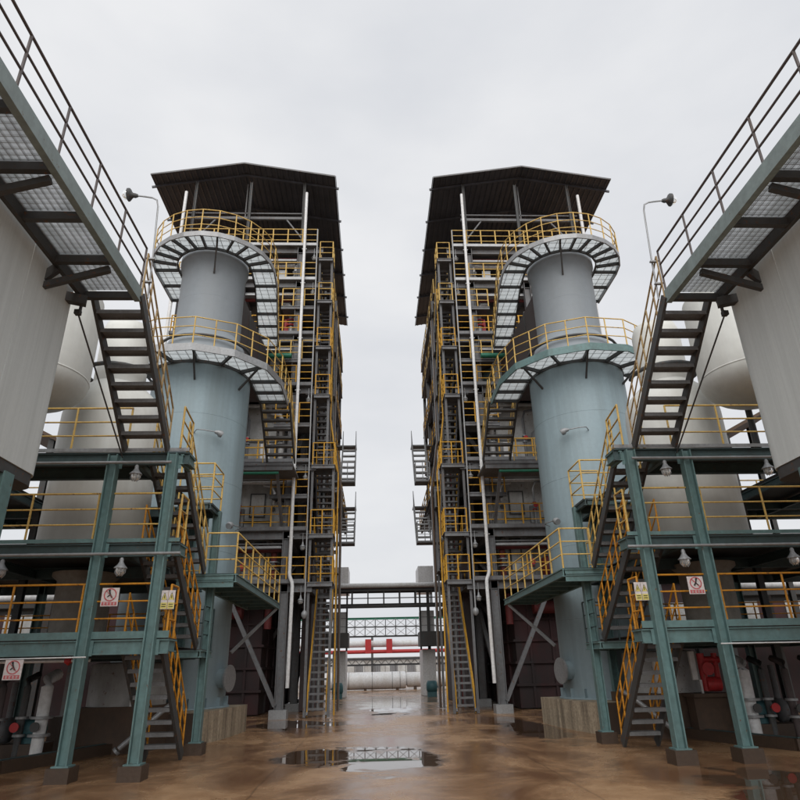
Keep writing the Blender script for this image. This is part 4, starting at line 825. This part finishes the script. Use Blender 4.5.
# ------------------------------------------------------------------ far end of the yard
SIDE = 0
t = thing('pipe_bridge', (0.3, 45.5, 5.8), 'dark truss pipe bridge spanning the yard between the towers', 'pipe bridge')
for y in (44.9, 46.1):
    for z in (5.75, 6.75):
        mb = MB(); mb.hbeam((-4.4, y, z), (4.4, y, z), 0.14, 0.18); build(mb, 'chord', 'dark', t, loc=(0, y, z))
    for k in range(9):
        x = -4.4+k*1.1
        mb = MB(); mb.beam((x, y, 5.83), (x, y, 6.67), 0.08, 0.08); build(mb, 'truss_post', 'dark', t, loc=(x, y, 6))
        if k < 8 and y < 45:
            mb = MB(); mb.beam((x, y, 6.2), (x+1.1, y, 6.2), 0.06, 0.06); build(mb, 'middle_bar', 'dark', t, loc=(x, y, 6.2))
for y, z, r, mt, nm in ((44.75, 7.02, 0.16, 'pipe', 'white_pipe'), (45.3, 6.98, 0.12, 'darkred', 'red_pipe'), (45.8, 6.98, 0.12, 'galv', 'grey_pipe')):
    mb = MB(); mb.tube([(-4.4, y, z), (4.4, y, z)], r, 12); build(mb, nm, mt, t)
t = thing('storage_tank', (0, 62, 0), 'long white horizontal tank lying across the far end of the yard', 'tank')
mb = MB(); mb.tube([(-7.6, 62, .78), (-7.4, 62, .78), (-7.0, 62, .78), (2.0, 62, .78), (2.15, 62, .78)], [.2, .55, .72, .72, .69], 32); build(mb, 'shell', 'pipe', t)
mb = MB(); mb.tube([(2.15, 62, .78), (2.3, 62, .8), (6.5, 62, .8), (6.9, 62, .8), (7, 62, .8)], [.45, .62, .62, .4, .1], 32); build(mb, 'end_section', 'pipe', t)
for x in (-5.2, -3.0, -0.9, 0.9, 1.6):
    mb = MB(); mb.tube([(x, 62, .78), (x+.06, 62, .78)], .735, 32); build(mb, 'band', 'galv', t, loc=(x, 62, .78))
for x in (-5, -1.5, 1.4, 3, 5.2):
    mb = MB(); mb.box((x-.12, 61.6, 0), (x+.12, 62.4, .25)); build(mb, 'saddle', 'brown', t, loc=(x, 62, 0))
t = thing('far_pipe_rack', (0, 75, 0), 'green-topped truss pipe rack across the far background', 'pipe rack')
for z, mt, h in ((7.0, 'green', 0.24), (6.1, 'dark', 0.12), (5.1, 'dark', 0.18)):
    mb = MB(); mb.hbeam((-16, 75, z), (16, 75, z), 0.2, h); build(mb, 'chord', mt, t, loc=(0, 75, z))
for k in range(28):
    x = -15.5+k*1.15
    mb = MB(); mb.beam((x, 75, 5.1), (x, 75, 6.95), 0.09, 0.09); build(mb, 'truss_post', 'dark', t, loc=(x, 75, 5))
    for z0 in (5.15, 6.12):
        mb = MB(); mb.beam((x, 75, z0), (x+1.15, 75, z0+.85), 0.05, 0.05); mb.beam((x, 75, z0+.85), (x+1.15, 75, z0), 0.05, 0.05); build(mb, 'lattice', 'galv', t, loc=(x, 75, z0))
for x in (-12, -8, -0.9, 8, 12):
    mb = MB(); mb.hbeam((x, 75, 0), (x, 75, 5.0), 0.25, 0.25); build(mb, 'column', 'dark', t, loc=(x, 75, 0))
t = thing('red_pipeline', (0, 64, 0), 'white pipe and red pipeline with two red risers crossing the far yard', 'pipeline')
mb = MB(); mb.tube([(-14, 64, 3.25), (14, 64, 3.25)], 0.17, 14); build(mb, 'lower_pipe', 'red', t)
mb = MB(); mb.tube([(-14, 64.3, 3.95), (14, 64.3, 3.95)], 0.3, 14); build(mb, 'upper_pipe', 'pipe', t)
for x in (-1.25, 0.75):
    mb = MB(); mb.box((x-.28, 63.6, 3.1), (x+.28, 64.1, 4.35)); build(mb, 'riser', 'red', t, loc=(x, 64, 3.2))
for x in (-9, -5.5, 5.5, 9):
    mb = MB(); mb.hbeam((x, 64.2, 0), (x, 64.2, 3.0), .2, .2); build(mb, 'support', 'dark', t, loc=(x, 64.2, 0))
mb = MB(); mb.hbeam((-14, 64.2, 2.6), (14, 64.2, 2.6), .2, .2); mb.hbeam((-14, 64.6, 2.1), (14, 64.6, 2.1), .2, .16)
for k in range(40): mb.beam((-14+k*.7, 64.4, 2.15), (-13.65+k*.7, 64.4, 2.55), .06, .06); mb.beam((-13.65+k*.7, 64.4, 2.55), (-13.3+k*.7, 64.4, 2.15), .06, .06)
build(mb, 'support_truss', 'tower', t)
t = thing('boundary_fence', (0, 80, 0), 'grey lattice boundary fence behind the white tank', 'fence')
for k in range(30):
    x = -17.4+k*1.2
    mb = MB(); mb.beam((x, 80, 0), (x, 80, 2.3), .06, .06); build(mb, 'fence_post', 'dark', t, loc=(x, 80, 0))
    mb = MB(); mb.beam((x+.03, 80, 2.2), (x+1.17, 80, 2.2), .03, .03); mb.beam((x+.03, 80, 1.4), (x+1.17, 80, 1.4), .03, .03); mb.beam((x+.03, 80, .3), (x+1.17, 80, .3), .03, .03)
    for j in range(1, 6): mb.beam((x+j*.2, 80, .3), (x+j*.2, 80, 2.2), .02, .02)
    build(mb, 'fence_panel', 'galv', t, loc=(x, 80, 0))
t = thing('far_building', (0, 120, 0), 'long pale low building far behind the fence', 'building')
mb = MB(); mb.box((-60, 118, 0), (60, 128, 3.4)); build(mb, 'wall', 'casing', t)
mb = MB(); mb.box((-61, 117.4, 3.4), (61, 128.5, 3.65)); build(mb, 'roof', 'galv', t)
for k in range(40):
    mb = MB(); mb.box((-58+k*3, 117.93, 1.1), (-56.6+k*3, 117.97, 2.5)); build(mb, 'window', 'tower', t, loc=(-57.3+k*3, 118, 1.1))
